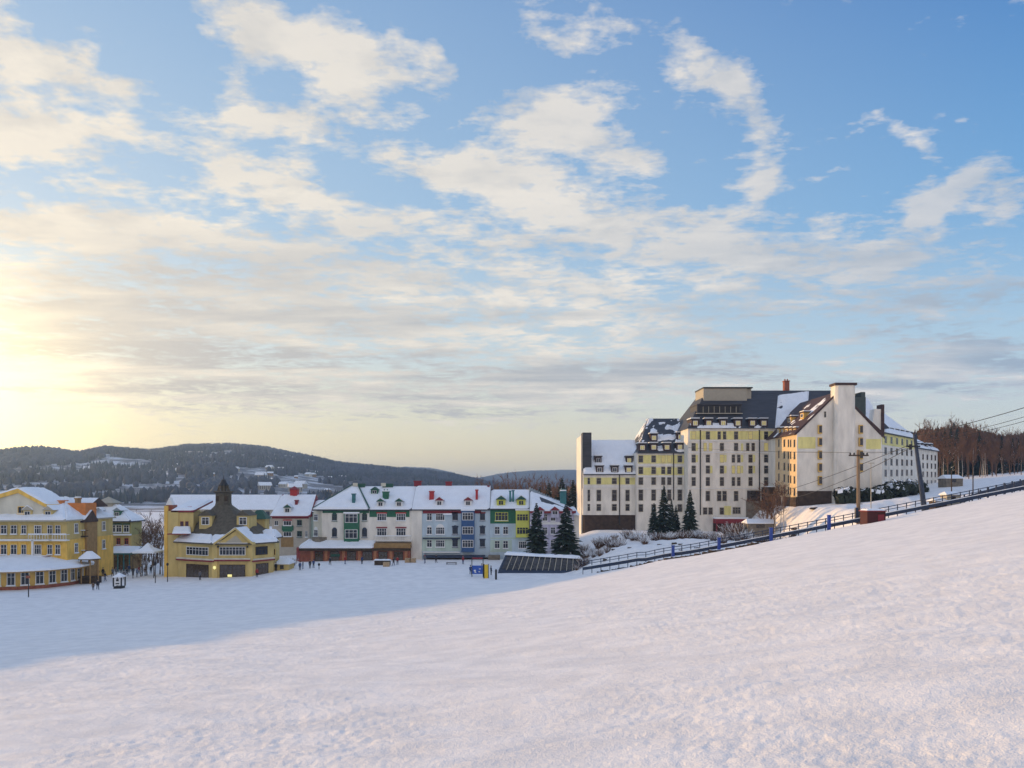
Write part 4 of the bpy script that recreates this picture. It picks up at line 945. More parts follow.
def build_end_wing():
    Y = 178.0; root = thing('apartment_building', 'lilac end wing with ribbed grey metal roof, behind two dark firs', 'building', (U(552) * Y, Y, 2.0))
    F = Frame(0, Y, 0, root); g = 0.5; ze = F.z(550, 511)
    b = F.mb(); b.use(LILAC); b.box(F.s(530), F.s(574), 0, 12, g, ze); F.add('wall', b)
    b = F.mb(); b.use(WHITE); b.box(F.s(574) + .003, F.s(579.5), 1, 10, g, F.z(576, 516)); F.add('wall', b)
    za = F.z(531, 487.5, 8); zb = F.z(562, 503.0, 8)
    # upper ribbed metal slope falling towards the right end
    r = F.mb(); r.use(RIBROOF)
    pts = [(F.s(529.5, 8), 8, za), (F.s(563, 8), 8, zb), (F.s(566, 8), 8, ze), (F.s(529.5, 8), 8, ze)]
    r.poly(pts, (0, 3, 0)); n = 14
    for k in range(n):
        t = k / n; x = F.s(530, 8) + (F.s(563, 8) - F.s(530, 8)) * t; zt = za + (zb - za) * t
        r.box(x, x + 0.12, 7.9, 11.1, zt - 0.9, zt + 0.12)
    F.add('metal_roof', r)
    lo0, lo1 = F.s(529.5), F.s(576); A = (lo0, -0.6, ze); B = (lo1, -0.6, ze); Cc = (F.s(563, 8), 7.9, zb - 0.1); Dd = (F.s(530, 8), 7.9, za - 0.9)
    r = F.mb(); i = [r.pt(p) for p in (A, B, Cc, Dd)]; j = [r.pt((p[0], p[1], p[2] - 0.3)) for p in (A, B, Cc, Dd)]
    r.facei(i); r.facei(j[::-1])
    for k in range(4): r.facei([j[k], j[(k + 1) % 4], i[(k + 1) % 4], i[k]])
    ro = F.add('roof', r, DROOF); snow_on(F, [(A, B, Cc, Dd)], 0.4, 1.0, 19, 0.5, ro)
    F.add('snow', F.mb().patch(((F.s(572), -0.2, F.z(576, 515)), (F.s(580), -0.2, F.z(576, 515)), (F.s(578), 9, F.z(576, 508)), (F.s(572), 9, F.z(576, 508))), 0.35, 1.0, 2, 0.5), SNOW)
    chimney(F, 563.3, 491, 504, 6.0, 5, TEAL, 1.6, pots=3)
    for px in (540, 555, 568): dormer(F, px, 512.5, 8, 5, -0.75, 2.5, LILAC, DRED, snow=False)
    for px in (535, 545, 553, 563, 570):
        for py in (517.5, 530.5, 543.5): window(F, px, py, 4.6, 7, fr=WTRIM)
    F.add('painted_band', F.mb().box(F.s(530.2), F.s(573.8), -0.04, 0.01, F.z(550, 524.5), F.z(550, 522)), WTRIM)
    F.add('fascia', F.mb().box(F.s(530), F.s(575.5), -0.7, -0.603, ze - 0.5, ze), DRED)
    return root
build_rear_house(); build_corner_building(); build_long_building(); build_green_building(); build_end_wing()

# ---------------------------------------------------------------- octagonal hall with the spire
def build_hall():
    Y = 151.0; root = thing('village_hall', 'yellow many-sided hall with olive shingle tent roof, belfry and spire', 'hall', (U(230) * Y, Y, 0.0))
    F = Frame(0, Y, 0, root)
    zE = F.z(230, 543); g = -0.6
    x0, x1 = F.s(215), F.s(250.5)                      # front facet
    # footprint of the hall: front facet, two canted facets, then back
    fl = (F.s(178, 4.5), 4.5); fr_ = (F.s(273.5, 4.5), 4.5)
    foot = [(fl[0], 4.5), (x0, 0.0), (x1, 0.0), (fr_[0], 4.5), (F.s(274, 8), 8.0), (F.s(262, 15), 15.0), (fl[0], 15.0)]
    b = F.mb(); b.use(YELLOW); lo = [b.pt((u, d, g)) for u, d in foot]; up = [b.pt((u, d, zE)) for u, d in foot]
    for k in range(7): b.facei([lo[k], lo[(k + 1) % 7], up[(k + 1) % 7], up[k]])
    b.facei(up); F.add('wall', b)
    FL = Frame(*F.P(fl[0], 4.5, 0)[:2], math.atan2(-4.5, x0 - fl[0]), root); FR = Frame(*F.P(x1, 0, 0)[:2], math.atan2(4.5, fr_[0] - x1), root)
    W = lambda Fr, px, py, w, h, **k: window(Fr, px, py, w, h, **k)
    W(F, 220.5 + 12, 551, 26, 8.6, fr=WTRIM, gl=GLASS, mull=7, sill=False, snow=False)
    W(F, 232.5, 572, 25.5, 15, fr=DARKWOOD, gl=SHOPG, mull=5, sill=False, snow=False)
    W(FL, 197.5, 551, 22, 8.6, fr=WTRIM, gl=GLASS, mull=6, sill=False, snow=False)
    W(FL, 197.5, 572, 22, 15, fr=DARKWOOD, gl=SHOPG, mull=5, sill=False, snow=False)
    W(FR, 261.5, 550.5, 12, 8.6, fr=DARKWOOD, gl=GLASS, mull=3, sill=False, snow=False)
    W(FR, 262, 571, 12.5, 15, fr=DARKWOOD, gl=SHOPG, mull=3, sill=False, snow=False)
    # dark red ledge round the first floor
    for Fr, pa, pb in ((FL, 178, 215.2), (F, 214.8, 250.8), (FR, 250.4, 273.4)):
        c = (pa + pb) / 2; bb = Fr.mb(); bb.use(DRED); bb.box(Fr.s(pa), Fr.s(pb), -0.55, 0.01, Fr.z(c, 561), Fr.z(c, 559.6)); bb.use(CREAM); bb.box(Fr.s(pa), Fr.s(pb), -0.4, 0.01, Fr.z(c, 559.6) + .003, Fr.z(c, 558))
        Fr.add('ledge', bb)
    for px in (215.2, 250.4): 
        u = F.s(px); F.add('pilaster', F.mb().box(u - 0.5, u + 0.5, -0.25, 0.2, g, zE - 0.1), YELLOW)
    for px in (218, 247.5): 
        b = MB(F.P); u = F.s(px, -0.4); b.box(u - .12, u + .12, -0.6, -0.3, F.z(px, 547.5), F.z(px, 545.5)); F.add('wall_lantern', b, BLACK)
    b = MB(F.P); u = F.s(214.7, -0.7); z = F.z(214.7, 567.5); b.lathe(u, -0.8, [(0.05, z - 0.3), (0.28, z - 0.1), (0.28, z + 0.2), (0.1, z + 0.35)], 8); F.add('lamp', b, LAMPG)
    b = MB(F.P); u = F.s(229.5, -0.5); z = F.z(229.5, 575.4); b.box(u - 0.38, u + 0.38, -0.45, -0.3, z - 0.2, z + 0.2); F.add('lit_sign', b, LAMPG)
    # snow skirt roof
    ov = 1.1
    eave = [(fl[0] - ov, 4.9), (x0 - .2, -ov), (x1 + .2, -ov), (fr_[0] + ov, 4.6), (F.s(271, 13), 13.5), (fl[0] - ov, 15.5)]
    zi = zE + 1.35
    inn = [(F.s(186, 6), 6.0), (F.s(212, 2), 2.2), (F.s(252, 2), 2.2), (F.s(265, 6), 6.0), (F.s(265, 7), 13.0), (F.s(187, 7), 13.0)]
    b = F.mb(); e_ = [b.pt((u, d, zE)) for u, d in eave]; e2 = [b.pt((u, d, zE - 0.25)) for u, d in eave]; n_ = [b.pt((u, d, zi)) for u, d in inn]
    for k in range(6): b.facei([e_[k], e_[(k + 1) % 6], n_[(k + 1) % 6], n_[k]]); b.facei([e2[k], e2[(k + 1) % 6], e_[(k + 1) % 6], e_[k]])
    b.facei(e2[::-1]); sk = F.add('skirt_roof', b, OROOF)
    sn = F.mb()
    for k in range(6):
        q = (eave[k], eave[(k + 1) % 6], inn[(k + 1) % 6], inn[k]); sn.patch(((*q[0], zE + .03), (*q[1], zE + .03), (*q[2], zi + .03), (*q[3], zi + .03)), 0.4, 0.93, 20 + k, 0.5, edge=0.25)
    F.add('snow', sn, SNOW, sk)
    # bare tent roof up to the belfry, flaring at the foot
    cxp, cd = F.s(222.5, 9), 9.6; hb = 1.6
    base = [(F.s(185, 6), 5.4), (F.s(212, 2), 1.9), (F.s(252, 2), 1.9), (F.s(264, 6), 5.4), (F.s(264, 7), 13.4), (F.s(186, 7), 13.4)]
    zt = F.z(222, 505, 9); rings = []
    for t in (0.0, 0.25, 0.5, 0.78, 1.0):
        f = (1 - t) ** 1.03; z = zi - 0.2 + (zt - zi + 0.2) * t
        ring = []
        for k, (u, d) in enumerate(base):
            ang = math.atan2(d - cd, u - cxp); tu, td = cxp + hb * math.cos(ang), cd + hb * math.sin(ang)
            ring.append((tu + (u - tu) * f, td + (d - td) * f, z))
        rings.append(ring)
    b = F.mb(); R = [[b.pt(p) for p in r] for r in rings]
    for a, c in zip(R[:-1], R[1:]):
        for k in range(6): b.facei([a[k], a[(k + 1) % 6], c[(k + 1) % 6], c[k]])
    b.facei(R[-1]); F.add('tent_roof', b, OROOF)
    # front pediment
    zp = F.z(234, 529.5, -1.2); px0, px1 = F.s(216.5, -1.2), F.s(250.8, -1.2); pm = F.s(235.5, -1.2)
    b = F.mb(); b.use(YELLOW); b.poly([(px0, -1.0, zE - 0.1), (px1, -1.0, zE - 0.1), (pm, -1.0, zp - 0.2)], (0, 6, 0)); b.use(GREYBOX); b.poly([(px0 + 1.6, -1.06, zE + 0.15), (px1 - 1.6, -1.06, zE + 0.15), (pm, -1.06, zp - 1.1)], (0, 0.05, 0))
    b.use(YELLOW)
    for (xa, xb) in ((px0 - 0.5, pm), (pm, px1 + 0.5)):
        za_, zb_ = (zE - 0.3, zp) if xa < pm - 1 else (zp, zE - 0.3)
        b.poly([(xa, -1.5, za_), (xb, -1.5, zb_), (xb, -1.5, zb_ + 0.35), (xa, -1.5, za_ + 0.35)], (0, 7, 0))
    p_ = F.add('pediment', b)
    sn = F.mb(); sn.patch(((px0 - .4, -1.2, zE + .1), (px0 - .4, 5, zE + .1), (pm, 5, zp + .38), (pm, -1.2, zp + .38)), 0.22, 0.86, 9, 0.4); sn.patch(((px1 + .4, 5, zE + .1), (px1 + .4, -1.2, zE + .1), (pm, -1.2, zp + .38), (pm, 5, zp + .38)), 0.22, 0.9, 10, 0.4); F.add('snow', sn, SNOW, p_)
    # dormers in the tent roof
    for px, side in ((205.5, -1), (243.0, 1)):
        dormer(F, px, 520.7, 12.5, 10.5, 4.3, 4.5, YELLOW, OROOF, glass=GLASSD, snow=False)
    # belfry
    bx, by, _ = F.P(cxp, cd, 0); zb = zt - 0.4; z1, z2 = F.z(222, 492, 9), F.z(222, 487, 9); zs = F.z(222, 475.5, 9)
    b = MB(); b.lathe(bx, by, [(1.75, zb), (1.5, zb + 0.8), (1.5, z1 - 0.3), (1.95, z1), (1.85, z1 + 0.2)], 8, rot=math.pi / 8); link('belfry', b.mesh('belfry', OROOF, root.location), root)
    bo = root.children[-1] if False else None
    b = MB(); r = 0.75
    for k in range(8):
        a = 2 * math.pi * k / 8 + math.pi / 8; b.tube((bx + 1.15 * math.cos(a), by + 1.15 * math.sin(a), z1 + 0.1), (bx + 0.75 * math.cos(a), by + 0.75 * math.sin(a), z2 + 0.5), 0.13)
    b.use(BLACK); b.lathe(bx, by, [(0.55, z1 + .1), (0.5, z2 + .4)], 8); b.use(OROOF)
    b.lathe(bx, by, [(1.1, z2 + 0.3), (0.8, z2 + 0.6), (0.35, z2 + 1.5), (0.10, zs - 0.9), (0.05, zs)], 8); b.use(BLACK); b.lathe(bx, by, [(0.02, zs - 1.0), (0.2, zs - 0.8), (0.02, zs - 0.6)], 6)
    b.mats = [OROOF, BLACK]; link('spire', b.mesh('spire', None, root.location), root)
    b = F.mb()
    for px in (217.5, 226): u = F.s(px, 8.2); b.box(u - .28, u + .28, 8.15, 8.4, F.z(px, 501, 8), F.z(px, 496, 8))
    F.add('louvre', b, DARKWOOD)
    # tall side wing on the left with ornamented gable, and its snowy roof with red trim
    L0, L1 = F.s(165, 5), F.s(178.5, 5); zl = F.z(170, 511, 5)
    b = F.mb(); b.use(YELLOW); b.box(L0, L1 - .01, 5, 16, g, zl); b.use(GOLD); b.box(L0 - .12, L0 + .5, 4.85, 5.4, g, zl + 1); F.add('side_wing', b)  # gold strip paints the sunlit rim along the left edge
    b = F.mb(); b.use(BRICK); b.box(F.s(166, 6), F.s(173, 6), 6, 8, zl, F.z(170, 505, 6)); b.use(WTRIM); m_ = F.s(169.5, 6); b.poly([(m_ - 0.7, 5.9, F.z(170, 505, 6)), (m_ + 0.7, 5.9, F.z(170, 505, 6)), (m_, 5.9, F.z(170, 497.5, 6))], (0, 1.2, 0)); F.add('chimney', b)
    r = F.mb(); r.use(DRED)
    A = (F.s(171, 5), 5, zl + .1); B = (F.s(193.5, 5), 5, zl + .1); C_ = (F.s(213, 14), 14, F.z(213, 500.5, 14)); D_ = (F.s(189, 14), 14, F.z(189, 501, 14))
    i = [r.pt(p) for p in (A, B, C_, D_)]; j = [r.pt((p[0], p[1], p[2] - 0.35)) for p in (A, B, C_, D_)]; r.facei(i); r.facei(j[::-1])
    for k in range(4): r.facei([j[k], j[(k + 1) % 4], i[(k + 1) % 4], i[k]])
    ro = F.add('side_roof', r); snow_on(F, [tuple((p[0], p[1], p[2] + .03) for p in (A, B, C_, D_))], 0.3, 0.97, 5, 0.5, ro)
    F.add('side_wall', F.mb().box(F.s(172, 5), F.s(193, 5), 5.2, 13, zE, zl - 0.3), YELLOW)
    for px in (177, 182, 187): window(F, px, 526 - 1.5, 3.2, 6, d=5.2, fr=DRED, sill=False, snow=False)
    r = F.add('low_roof', F.mb().box(F.s(172, 4.7), F.s(191, 4.7), 2.5, 5.1, F.z(182, 534.5, 3), F.z(182, 533.5, 3)), DRED)
    F.add('snow', F.mb().patch(((F.s(172, 2.5), 2.5, F.z(182, 533.5, 3) + .02), (F.s(191, 2.5), 2.5, F.z(182, 533.5, 3) + .02), (F.s(190, 5.1), 5.15, F.z(182, 527, 3)), (F.s(174, 5.1), 5.15, F.z(182, 527, 3))), 0.3, 1.0, 5, 0.4), SNOW, r)
    chimney(F, 189.5, 506.5, 515, 3.0, 7, RED, 0.8, cap=False)
    # right wing low roof and little turret
    r = gable_roof(F, F.s(262, 8), F.s(278, 8), 6, 11.5, zE + 0.6, zE + 2.2, 9, 0, 1, m=OROOF, seed=3)
    b = F.mb(); b.use(YELLOW); b.box(F.s(262, 8), F.s(276.5, 8), 6.5, 10, g, zE + 0.35); F.add('side_wing', b)
    b = F.mb(); b.use(YELLOW); u = F.s(257.5, 12); b.box(u - 1.5, u + 1.5, 12, 15, zE + 1, F.z(257, 519, 12)); b.use(DGREEN); q = F.z(257, 519, 12)
    i = [b.pt(p) for p in ((u - 1.9, 11.6, q), (u + 1.9, 11.6, q), (u + 1.9, 15.4, q), (u - 1.9, 15.4, q), (u - .5, 13.2, q + 1.8), (u + .5, 13.2, q + 1.8), (u + .5, 14, q + 1.8), (u - .5, 14, q + 1.8))]
    for k in range(4): b.facei([i[k], i[(k + 1) % 4], i[4 + (k + 1) % 4], i[4 + k]])
    b.facei(i[4:]); F.add('turret', b)
    for px in (268, 274): window(F, px, 552, 3, 6, d=6.5, fr=GOLD, sill=False, snow=False)
    return root
build_hall()

# ---------------------------------------------------------------- buildings of the left edge
def build_left():
    # big sunlit yellow building, runs on past the left edge
    Y = 146.0; root = thing('hotel_building', 'big golden yellow building at the left edge with snowy roof and white balconies', 'building', (U(15) * Y, Y, 0.0))
    F = Frame(0, Y, 0, root); g = -0.6; ze = F.z(30, 520)
    b = F.mb(); b.use(GOLD); b.box(F.s(-75), F.s(67), 0, 17, g, F.z(30, 540)); b.use(YELLOW); b.box(F.s(-75) + .1, F.s(66.5), 0.15, 16.9, F.z(30, 540) + .003, ze); F.add('wall', b)
    gable_roof(F, F.s(-77), F.s(68.5), -0.8, 17.6, ze, F.z(20, 497, 8.4), 8.4, 0, 5.5, m=GREYBOX, seed=3, thick=0.4)
    # cross gable, golden verge boards
    gs0, gs1 = F.s(-40, 1), F.s(46, 1); gm = F.s(19, 1); zg0 = F.z(46, 505, 1); zg = F.z(19, 488.5, 1)
    b = F.mb(); b.use(CREAM); b.poly([(gm - 7.5, 1, ze), (gs1 - .5, 1, ze), (gs1 - 0.4, 1, zg0), (gm, 1, zg - 0.2), (gm - 7.5, 1, zg0 + .4)], (0, 7, 0)); b.use(GOLD)
    b.poly([(gm, 0.6, zg - 0.8), (gs1 + .3, 0.6, zg0 - 0.5), (gs1 + .3, 0.6, zg0 + .1), (gm, 0.6, zg)], (0, 8, 0)); b.poly([(gm - 7.9, 0.6, zg0), (gm, 0.6, zg - .8), (gm, 0.6, zg), (gm - 7.9, 0.6, zg0 + .6)], (0, 8, 0)); go = F.add('gable', b)
    sn = F.mb(); sn.patch(((gm, 0.6, zg + .02), (gs1 + .3, 0.6, zg0 + .12), (gs1 + .3, 8.6, zg0 + .12), (gm, 8.6, zg + .02)), 0.5, 1.0, 3, 0.4); sn.patch(((gm, 8.6, zg + .02), (gm - 7.9, 8.6, zg0 + .62), (gm - 7.9, .6, zg0 + .62), (gm, .6, zg + .02)), 0.5, 1.0, 4, 0.4); F.add('snow', sn, SNOW, go)
    window(F, 22, 510, 8, 7, d=1.0, parent=go, fr=GOLD)
    for px in (27.5, 48): dormer(F, px, 513.5, 9, 7, 0.8, 4, YELLOW, GREYBOX)
    for px, w in ((4, 6), (14, 6), (24, 5), (38, 7), (50, 5), (58, 5)):
        window(F, px, 529.5, w, 9, fr=WTRIM, mull=1 if w < 7 else 2)
        window(F, px, 549.5, w, 10, fr=WTRIM, mull=1 if w < 7 else 2, lintel=GOLD)
    for px in (-14, -32, -50, -66):
        window(F, px, 529.5, 6, 9); window(F, px, 549.5, 6, 10)
    balcony(F, 28, 48, 540, deep=1.5); balcony(F, 52, 66, 540, deep=1.2)
    balcony(F, 20, 46, 562, deep=1.6, m=BRICK)
    F.add('string_course', F.mb().box(F.s(-75), F.s(67.2), -0.3, 0.01, F.z(30, 541), F.z(30, 539)), WTRIM)
    F.add('column', F.mb().box(F.s(37) - .15, F.s(37) + .15, -1.5, -1.2, F.z(37, 562), F.z(37, 540)), WTRIM)
    # lower right turret side facing the square
    SF = Frame(*F.P(F.s(67), 0, 0)[:2], math.pi / 2, root)
    for k, s in enumerate((3, 8, 13)):
        for z0 in (F.z(30, 554), F.z(30, 534)): link('window', win_mesh(1.2, 1.8), root, SF.loc(s, 0, z0), SF.a)
    # rotunda restaurant in front
    R = thing('pavilion', 'low round ochre pavilion with snowy umbrella roof at the left edge', 'pavilion', (U(12) * 143, 143.0, 0.0))
    cx, cy = U(14) * 143.0, 143.0 + 3; rad = 9.6
    zw, zt = ZP(573, 134), ZP(560.5, 140); n = 14
    b = MB(); b.use(OCHRE); b.lathe(cx, cy, [(rad, -0.6), (rad, zw)], n, rot=math.pi / n); b.use(BRICK); b.lathe(cx, cy, [(rad + .15, -0.6), (rad + .15, 0.5)], n, rot=math.pi / n, cap=False)
    link('wall', b.mesh('wall', None, R.location), R)
    b = MB(); b.lathe(cx, cy, [(rad + 2.0, zw - 0.2), (rad + 2.0, zw), (rad * 0.45, zt), (0.5, zt + 0.3)], n, rot=math.pi / n); ro = link('roof', b.mesh('roof', BROWNW, R.location), R)
    b = MB(); b.lathe(cx, cy, [(rad + 1.95, zw + 0.01), (rad + 1.85, zw + 0.3), (rad * 0.46, zt + 0.34), (0.5, zt + 0.6)], n, rot=math.pi / n); link('snow', b.mesh('snow', SNOW, R.location), ro)
    for k in range(n):
        a = 2 * math.pi * (k + 0.0) / n + math.pi / n + math.pi / n * 0
        am = 2 * math.pi * k / n
        if math.sin(am) > 0.45: continue
        rr = rad * math.cos(math.pi / n); px_, py_ = cx + rr * math.cos(am), cy + rr * math.sin(am)
        t = (-math.sin(am), math.cos(am))
        for o_ in (-1.1, 1.1): link('window', win_mesh(1.3, 2.3, WTRIM, GLASS, 'arch' if (k + (o_ > 0)) % 2 else 'plain', True, None, 1), R, (px_ + t[0] * o_ - R.location[0], py_ + t[1] * o_ - R.location[1], 0.7), am + math.pi / 2)
    # orange-brown house
    Y = 152.0; H = thing('house', 'orange and brown narrow house with stubby orange tower, right of the golden building', 'house', (U(76) * Y, Y, 0))
    F = Frame(0, Y, 0, H); ze = F.z(70, 520)
    b = F.mb(); b.use(ORANGE); b.box(F.s(62), F.s(85.5), 0, 4, F.z(75, 521), F.z(75, 503)) ; b.use(BROWNW); b.box(F.s(66), F.s(86.5), 0.1, 4, g, F.z(75, 521) - .003); F.add('wall', b)
    b = F.mb(); b.use(ORANGE); b.box(F.s(55, -1), F.s(61.5, -1), -1, 1.5, F.z(60, 520), F.z(60, 500.2)); F.add('tower', b)
    gable_roof(F, F.s(44), F.s(85), 1.5, 8.5, F.z(70, 506, 2), F.z(70, 497.8, 5), 5, m=RROOF, seed=5)
    gable_roof(F, F.s(66), F.s(87.5), -1.4, 4, F.z(75, 521), F.z(75, 510), 1.8, m=RROOF, seed=6)
    chimney(F, 76.3, 498, 508, 3.0, 0.5, BROWNW, 1.2)
    for px in (72, 80): 
        for py in (529, 546): window(F, px, py, 4, 9, fr=WTRIM)
    balcony(F, 70, 85, 536, deep=1.2, m=DARKWOOD); balcony(F, 70, 85, 556, deep=1.2, m=DARKWOOD)
    F.add('pilaster', F.mb().box(F.s(68.2), F.s(69.4), -0.2, 0.098, g, F.z(68, 521)), ORANGE)
    # olive and green house further back
    Y = 172.0; H = thing('house', 'olive and yellow house with two green dormers, facing the crowded square', 'house', (U(110) * Y, Y, 0))
    F = Frame(0, Y, 0, H)
    b = F.mb(); b.use(OLIVE); b.box(F.s(88), F.s(131), 0, 5, F.z(110, 535), F.z(110, 521)); b.use(YELLOW); b.box(F.s(88), F.s(131), 0.1, 5, F.z(110, 552), F.z(110, 535) - .003); b.use(BROWNW); b.box(F.s(88), F.s(131), 0.2, 5, g, F.z(110, 552) - .003); F.add('wall', b)
    gable_roof(F, F.s(78), F.s(133), -0.7, 6, F.z(110, 521), F.z(100, 504.5, 3.4), 3.4, 1, 5, m=DROOF, seed=15, thick=0.4)
    for px in (98.5, 117): dormer(F, px, 514.5, 6.5, 8, 0.3, 3.0, GREEN, RIBROOF)
    chimney(F, 105, 507.5, 512, 8, 3.4, RED, 1.2, cap=False)
    b = MB(); px = 108.5; u = F.s(px, 4); b.fn = F.P; b.use(GREYBOX); b.box(u - 1.6, u + 1.6, 2.5, 5.5, F.z(px, 508, 4), F.z(px, 503, 4)); q = F.z(px, 503, 4); i = [b.pt(p) for p in ((u - 2.2, 2, q), (u + 2.2, 2, q), (u + 2.2, 6, q), (u - 2.2, 6, q), (u, 4, q + 1.4))]
    for k in range(4): b.facei([i[k], i[(k + 1) % 4], i[4]])
    F.add('roof_lantern', b)
    for px in (93, 101.5, 113, 119, 126.5): window(F, px, 528.5, 5.5, 7.5, fr=WTRIM, lintel=DGREEN)
    for px in (94, 102, 110, 118.5, 126.5): window(F, px, 541.5, 3.8, 6.5, fr=RED)
    F.add('snow_ledge', F.mb().box(F.s(88), F.s(131.5), -0.7, 0.05, F.z(110, 535.4), F.z(110, 533.8)), SNOW)
    for px in (100, 108, 117, 125): window(F, px, 563, 5, 12, fr=DARKWOOD, gl=SHOPG, sill=False, snow=False)
    # long awning in front
    z0, z1 = F.z(115, 553, -4), F.z(115, 546.5, -1)
    b = F.mb(); b.use(TEAL); s0, s1 = F.s(99, -4), F.s(134, -4)
    i = [b.pt(p) for p in ((s0, -4.5, z0), (s1, -4.5, z0), (s1, 0, z1), (s0 + 1.5, 0, z1))]; j = [b.pt(p) for p in ((s0, -4.5, z0 - .3), (s1, -4.5, z0 - .3), (s1, 0, z0 - .3), (s0 + 1.5, 0, z0 - .3))]
    b.facei(i); b.facei(j[::-1])
    for k in range(4): b.facei([j[k], j[(k + 1) % 4], i[(k + 1) % 4], i[k]])
    for k in range(6): u = s0 + (s1 - s0) * (k + .3) / 6; b.box(u - .1, u + .1, -4.3, -4.1, g, z0 - .303)
    o = F.add('awning', b); F.add('snow', F.mb().patch(((s0, -4.5, z0 + .02), (s1, -4.5, z0 + .02), (s1, -.03, z1 + .02), (s0 + 1.5, -.03, z1 + .02)), 0.35, 1.0, 3, .5), SNOW, o)
build_left()
# ---------------------------------------------------------------- trees
def conifer_mesh(seed, H=10.0, R=2.6, snow=0.25, dens=1.0):
    rnd = random.Random(seed); b = MB()
    t = MB(); t.tube((0, 0, -0.6), (0, 0, H * 0.95), 0.16 + H * 0.008, 0.03, 6)
    z = H * 0.07; b.mats = [NEEDLE, SNOW]
    while z < H:
        f = 1 - z / H; r = R * (f ** 0.85) * rnd.uniform(0.82, 1.12) + 0.12
        n = max(5, int((9 + 10 * f) * dens)); a0 = rnd.random() * 6.3
        for k in range(n):
            a = a0 + 6.283 * k / n + rnd.uniform(-0.25, 0.25); L_ = r * rnd.uniform(0.62, 1.12); w = 0.17 * L_ + 0.16
            dz = -0.30 * L_ * rnd.uniform(0.6, 1.5); c, s = math.cos(a), math.sin(a)
            z0 = z + rnd.uniform(-0.12, 0.12)
            p0 = (0.05 * c, 0.05 * s, z0); pm = (0.55 * L_ * c, 0.55 * L_ * s, z0 + dz * 0.35); p1 = (L_ * c, L_ * s, z0 + dz)
            l = (pm[0] - w * s, pm[1] + w * c, pm[2] - 0.12 * L_); q = (pm[0] + w * s, pm[1] - w * c, pm[2] - 0.12 * L_)
            b.cur = 0; b.face((p0, l, pm)); b.face((p0, pm, q)); b.face((l, p1, pm)); b.face((pm, p1, q))
            b.face((pm, (pm[0], pm[1], pm[2] - 0.35 * w - 0.2), p1))
            if rnd.random() < snow and L_ > 0.5:
                b.cur = 1; u = 0.5
                g = lambda p: (p[0], p[1], p[2] + 0.07)
                e = lambda A, B, t_: tuple(A[i] + (B[i] - A[i]) * t_ for i in range(3))
                b.face((g(e(pm, l, .5)), g(e(p1, pm, .15)), g(e(pm, q, .5)), g(e(p0, pm, .5))))
        z += (0.30 + 0.22 * f) * (H / 10) ** 0.5
    return t.mesh('trunk', BARK), b.mesh('crown', None)
def bare_mesh(seed, H=12.0, spread=0.5, twigm=TWIG, barkm=BARK, snow=0.0, twigs=3, clump=1.0, low=0.25):
    rnd = random.Random(seed); t = MB(); c = MB(); c.mats = [twigm, SNOW]
    def stick(p, d, L_, r, lvl):
        n = 2 if lvl < 2 else 1; q = p
        for i in range(n):
            d = (d + Vector((rnd.uniform(-.12, .12), rnd.uniform(-.12, .12), rnd.uniform(-0.02, .1)))).normalized()
            e = q + d * (L_ / n); m = t if lvl == 0 else c; c.cur = 0
            m.tube(q, e, r * (1 - 0.45 * i / n), r * (1 - 0.45 * (i + 1) / n), 5 if lvl == 0 else 3)
            if lvl > 0 and rnd.random() < snow: c.cur = 1; c.tube(q + Vector((0, 0, r)), e + Vector((0, 0, r)), r * .7, r * .4, 3); c.cur = 0
            q = e
            if lvl < 3:
                for _ in range(2 if lvl else 3):
                    if i == 0 and lvl == 0 and low > 0.5: pass
                    a = rnd.random() * 6.283; o = Vector((math.cos(a), math.sin(a), rnd.uniform(0.25, 1.1))).normalized()
                    dd = (d * (1 - spread) + o * spread).normalized()
                    stick(p + (q - p) * rnd.uniform(0.45 if lvl == 0 else 0.3, 1.0), dd, L_ * rnd.uniform(0.42, 0.62), r * 0.42, lvl + 1)
        if lvl >= 2:
            for _ in range(twigs):
                o = (d + Vector((rnd.uniform(-1, 1), rnd.uniform(-1, 1), rnd.uniform(-0.5, 1))) * 0.8).normalized(); s = o.cross(Vector((rnd.uniform(-1, 1), rnd.uniform(-1, 1), 0.3))).normalized() * 0.045 * clump
                L2 = L_ * rnd.uniform(0.5, 0.9); b0 = p + (q - p) * rnd.random(); c.cur = 0; c.face((b0 - s, b0 + s, b0 + o * L2))
    top = Vector((rnd.uniform(-.04, .04), rnd.uniform(-.04, .04), 1)).normalized()
    stick(Vector((0, 0, -0.5)), top, H * low + 0.5, 0.012 * H + 0.03, 9) if False else None
    t.tube((0, 0, -0.6), top * H * low, 0.014 * H + 0.03, 0.011 * H + .02, 6)
    stick(top * H * low, top, H * (1 - low) * 0.72, 0.011 * H, 0)
    return t.mesh('trunk', barkm), c.mesh('crown', None)
def tree(kind, meshes, x, y, sc=1.0, rz=0.0, label='', cat='tree', group=None, dz=0.0):
    o = thing(kind, label, cat, (x, y, hz(x, y) + dz), rz, group); o.scale = (sc, sc, sc) if not hasattr(sc, '__len__') else sc
    for nm, me in zip(('trunk', 'crown'), meshes): link(nm, me, o)
    return o
def at(px, Y): return U(px) * Y, Y
CON = [conifer_mesh(3, snow=.16, dens=1.6), conifer_mesh(8, snow=0.12, dens=1.6), conifer_mesh(14, R=2.9, snow=0.07, dens=1.6)]
BARE = [bare_mesh(s, low=0.16, twigs=4) for s in (1, 2, 3, 4)]
BIR = [bare_mesh(s, barkm=BIRCH, twigm=TWIG, spread=0.35) for s in (11, 12)]
def by_top(px, py_top, Y, base=None):
    x, y = at(px, Y); z = hz(x, y) if base is None else base; return x, y, ZP(py_top, Y) - z
rnd = random.Random(5)
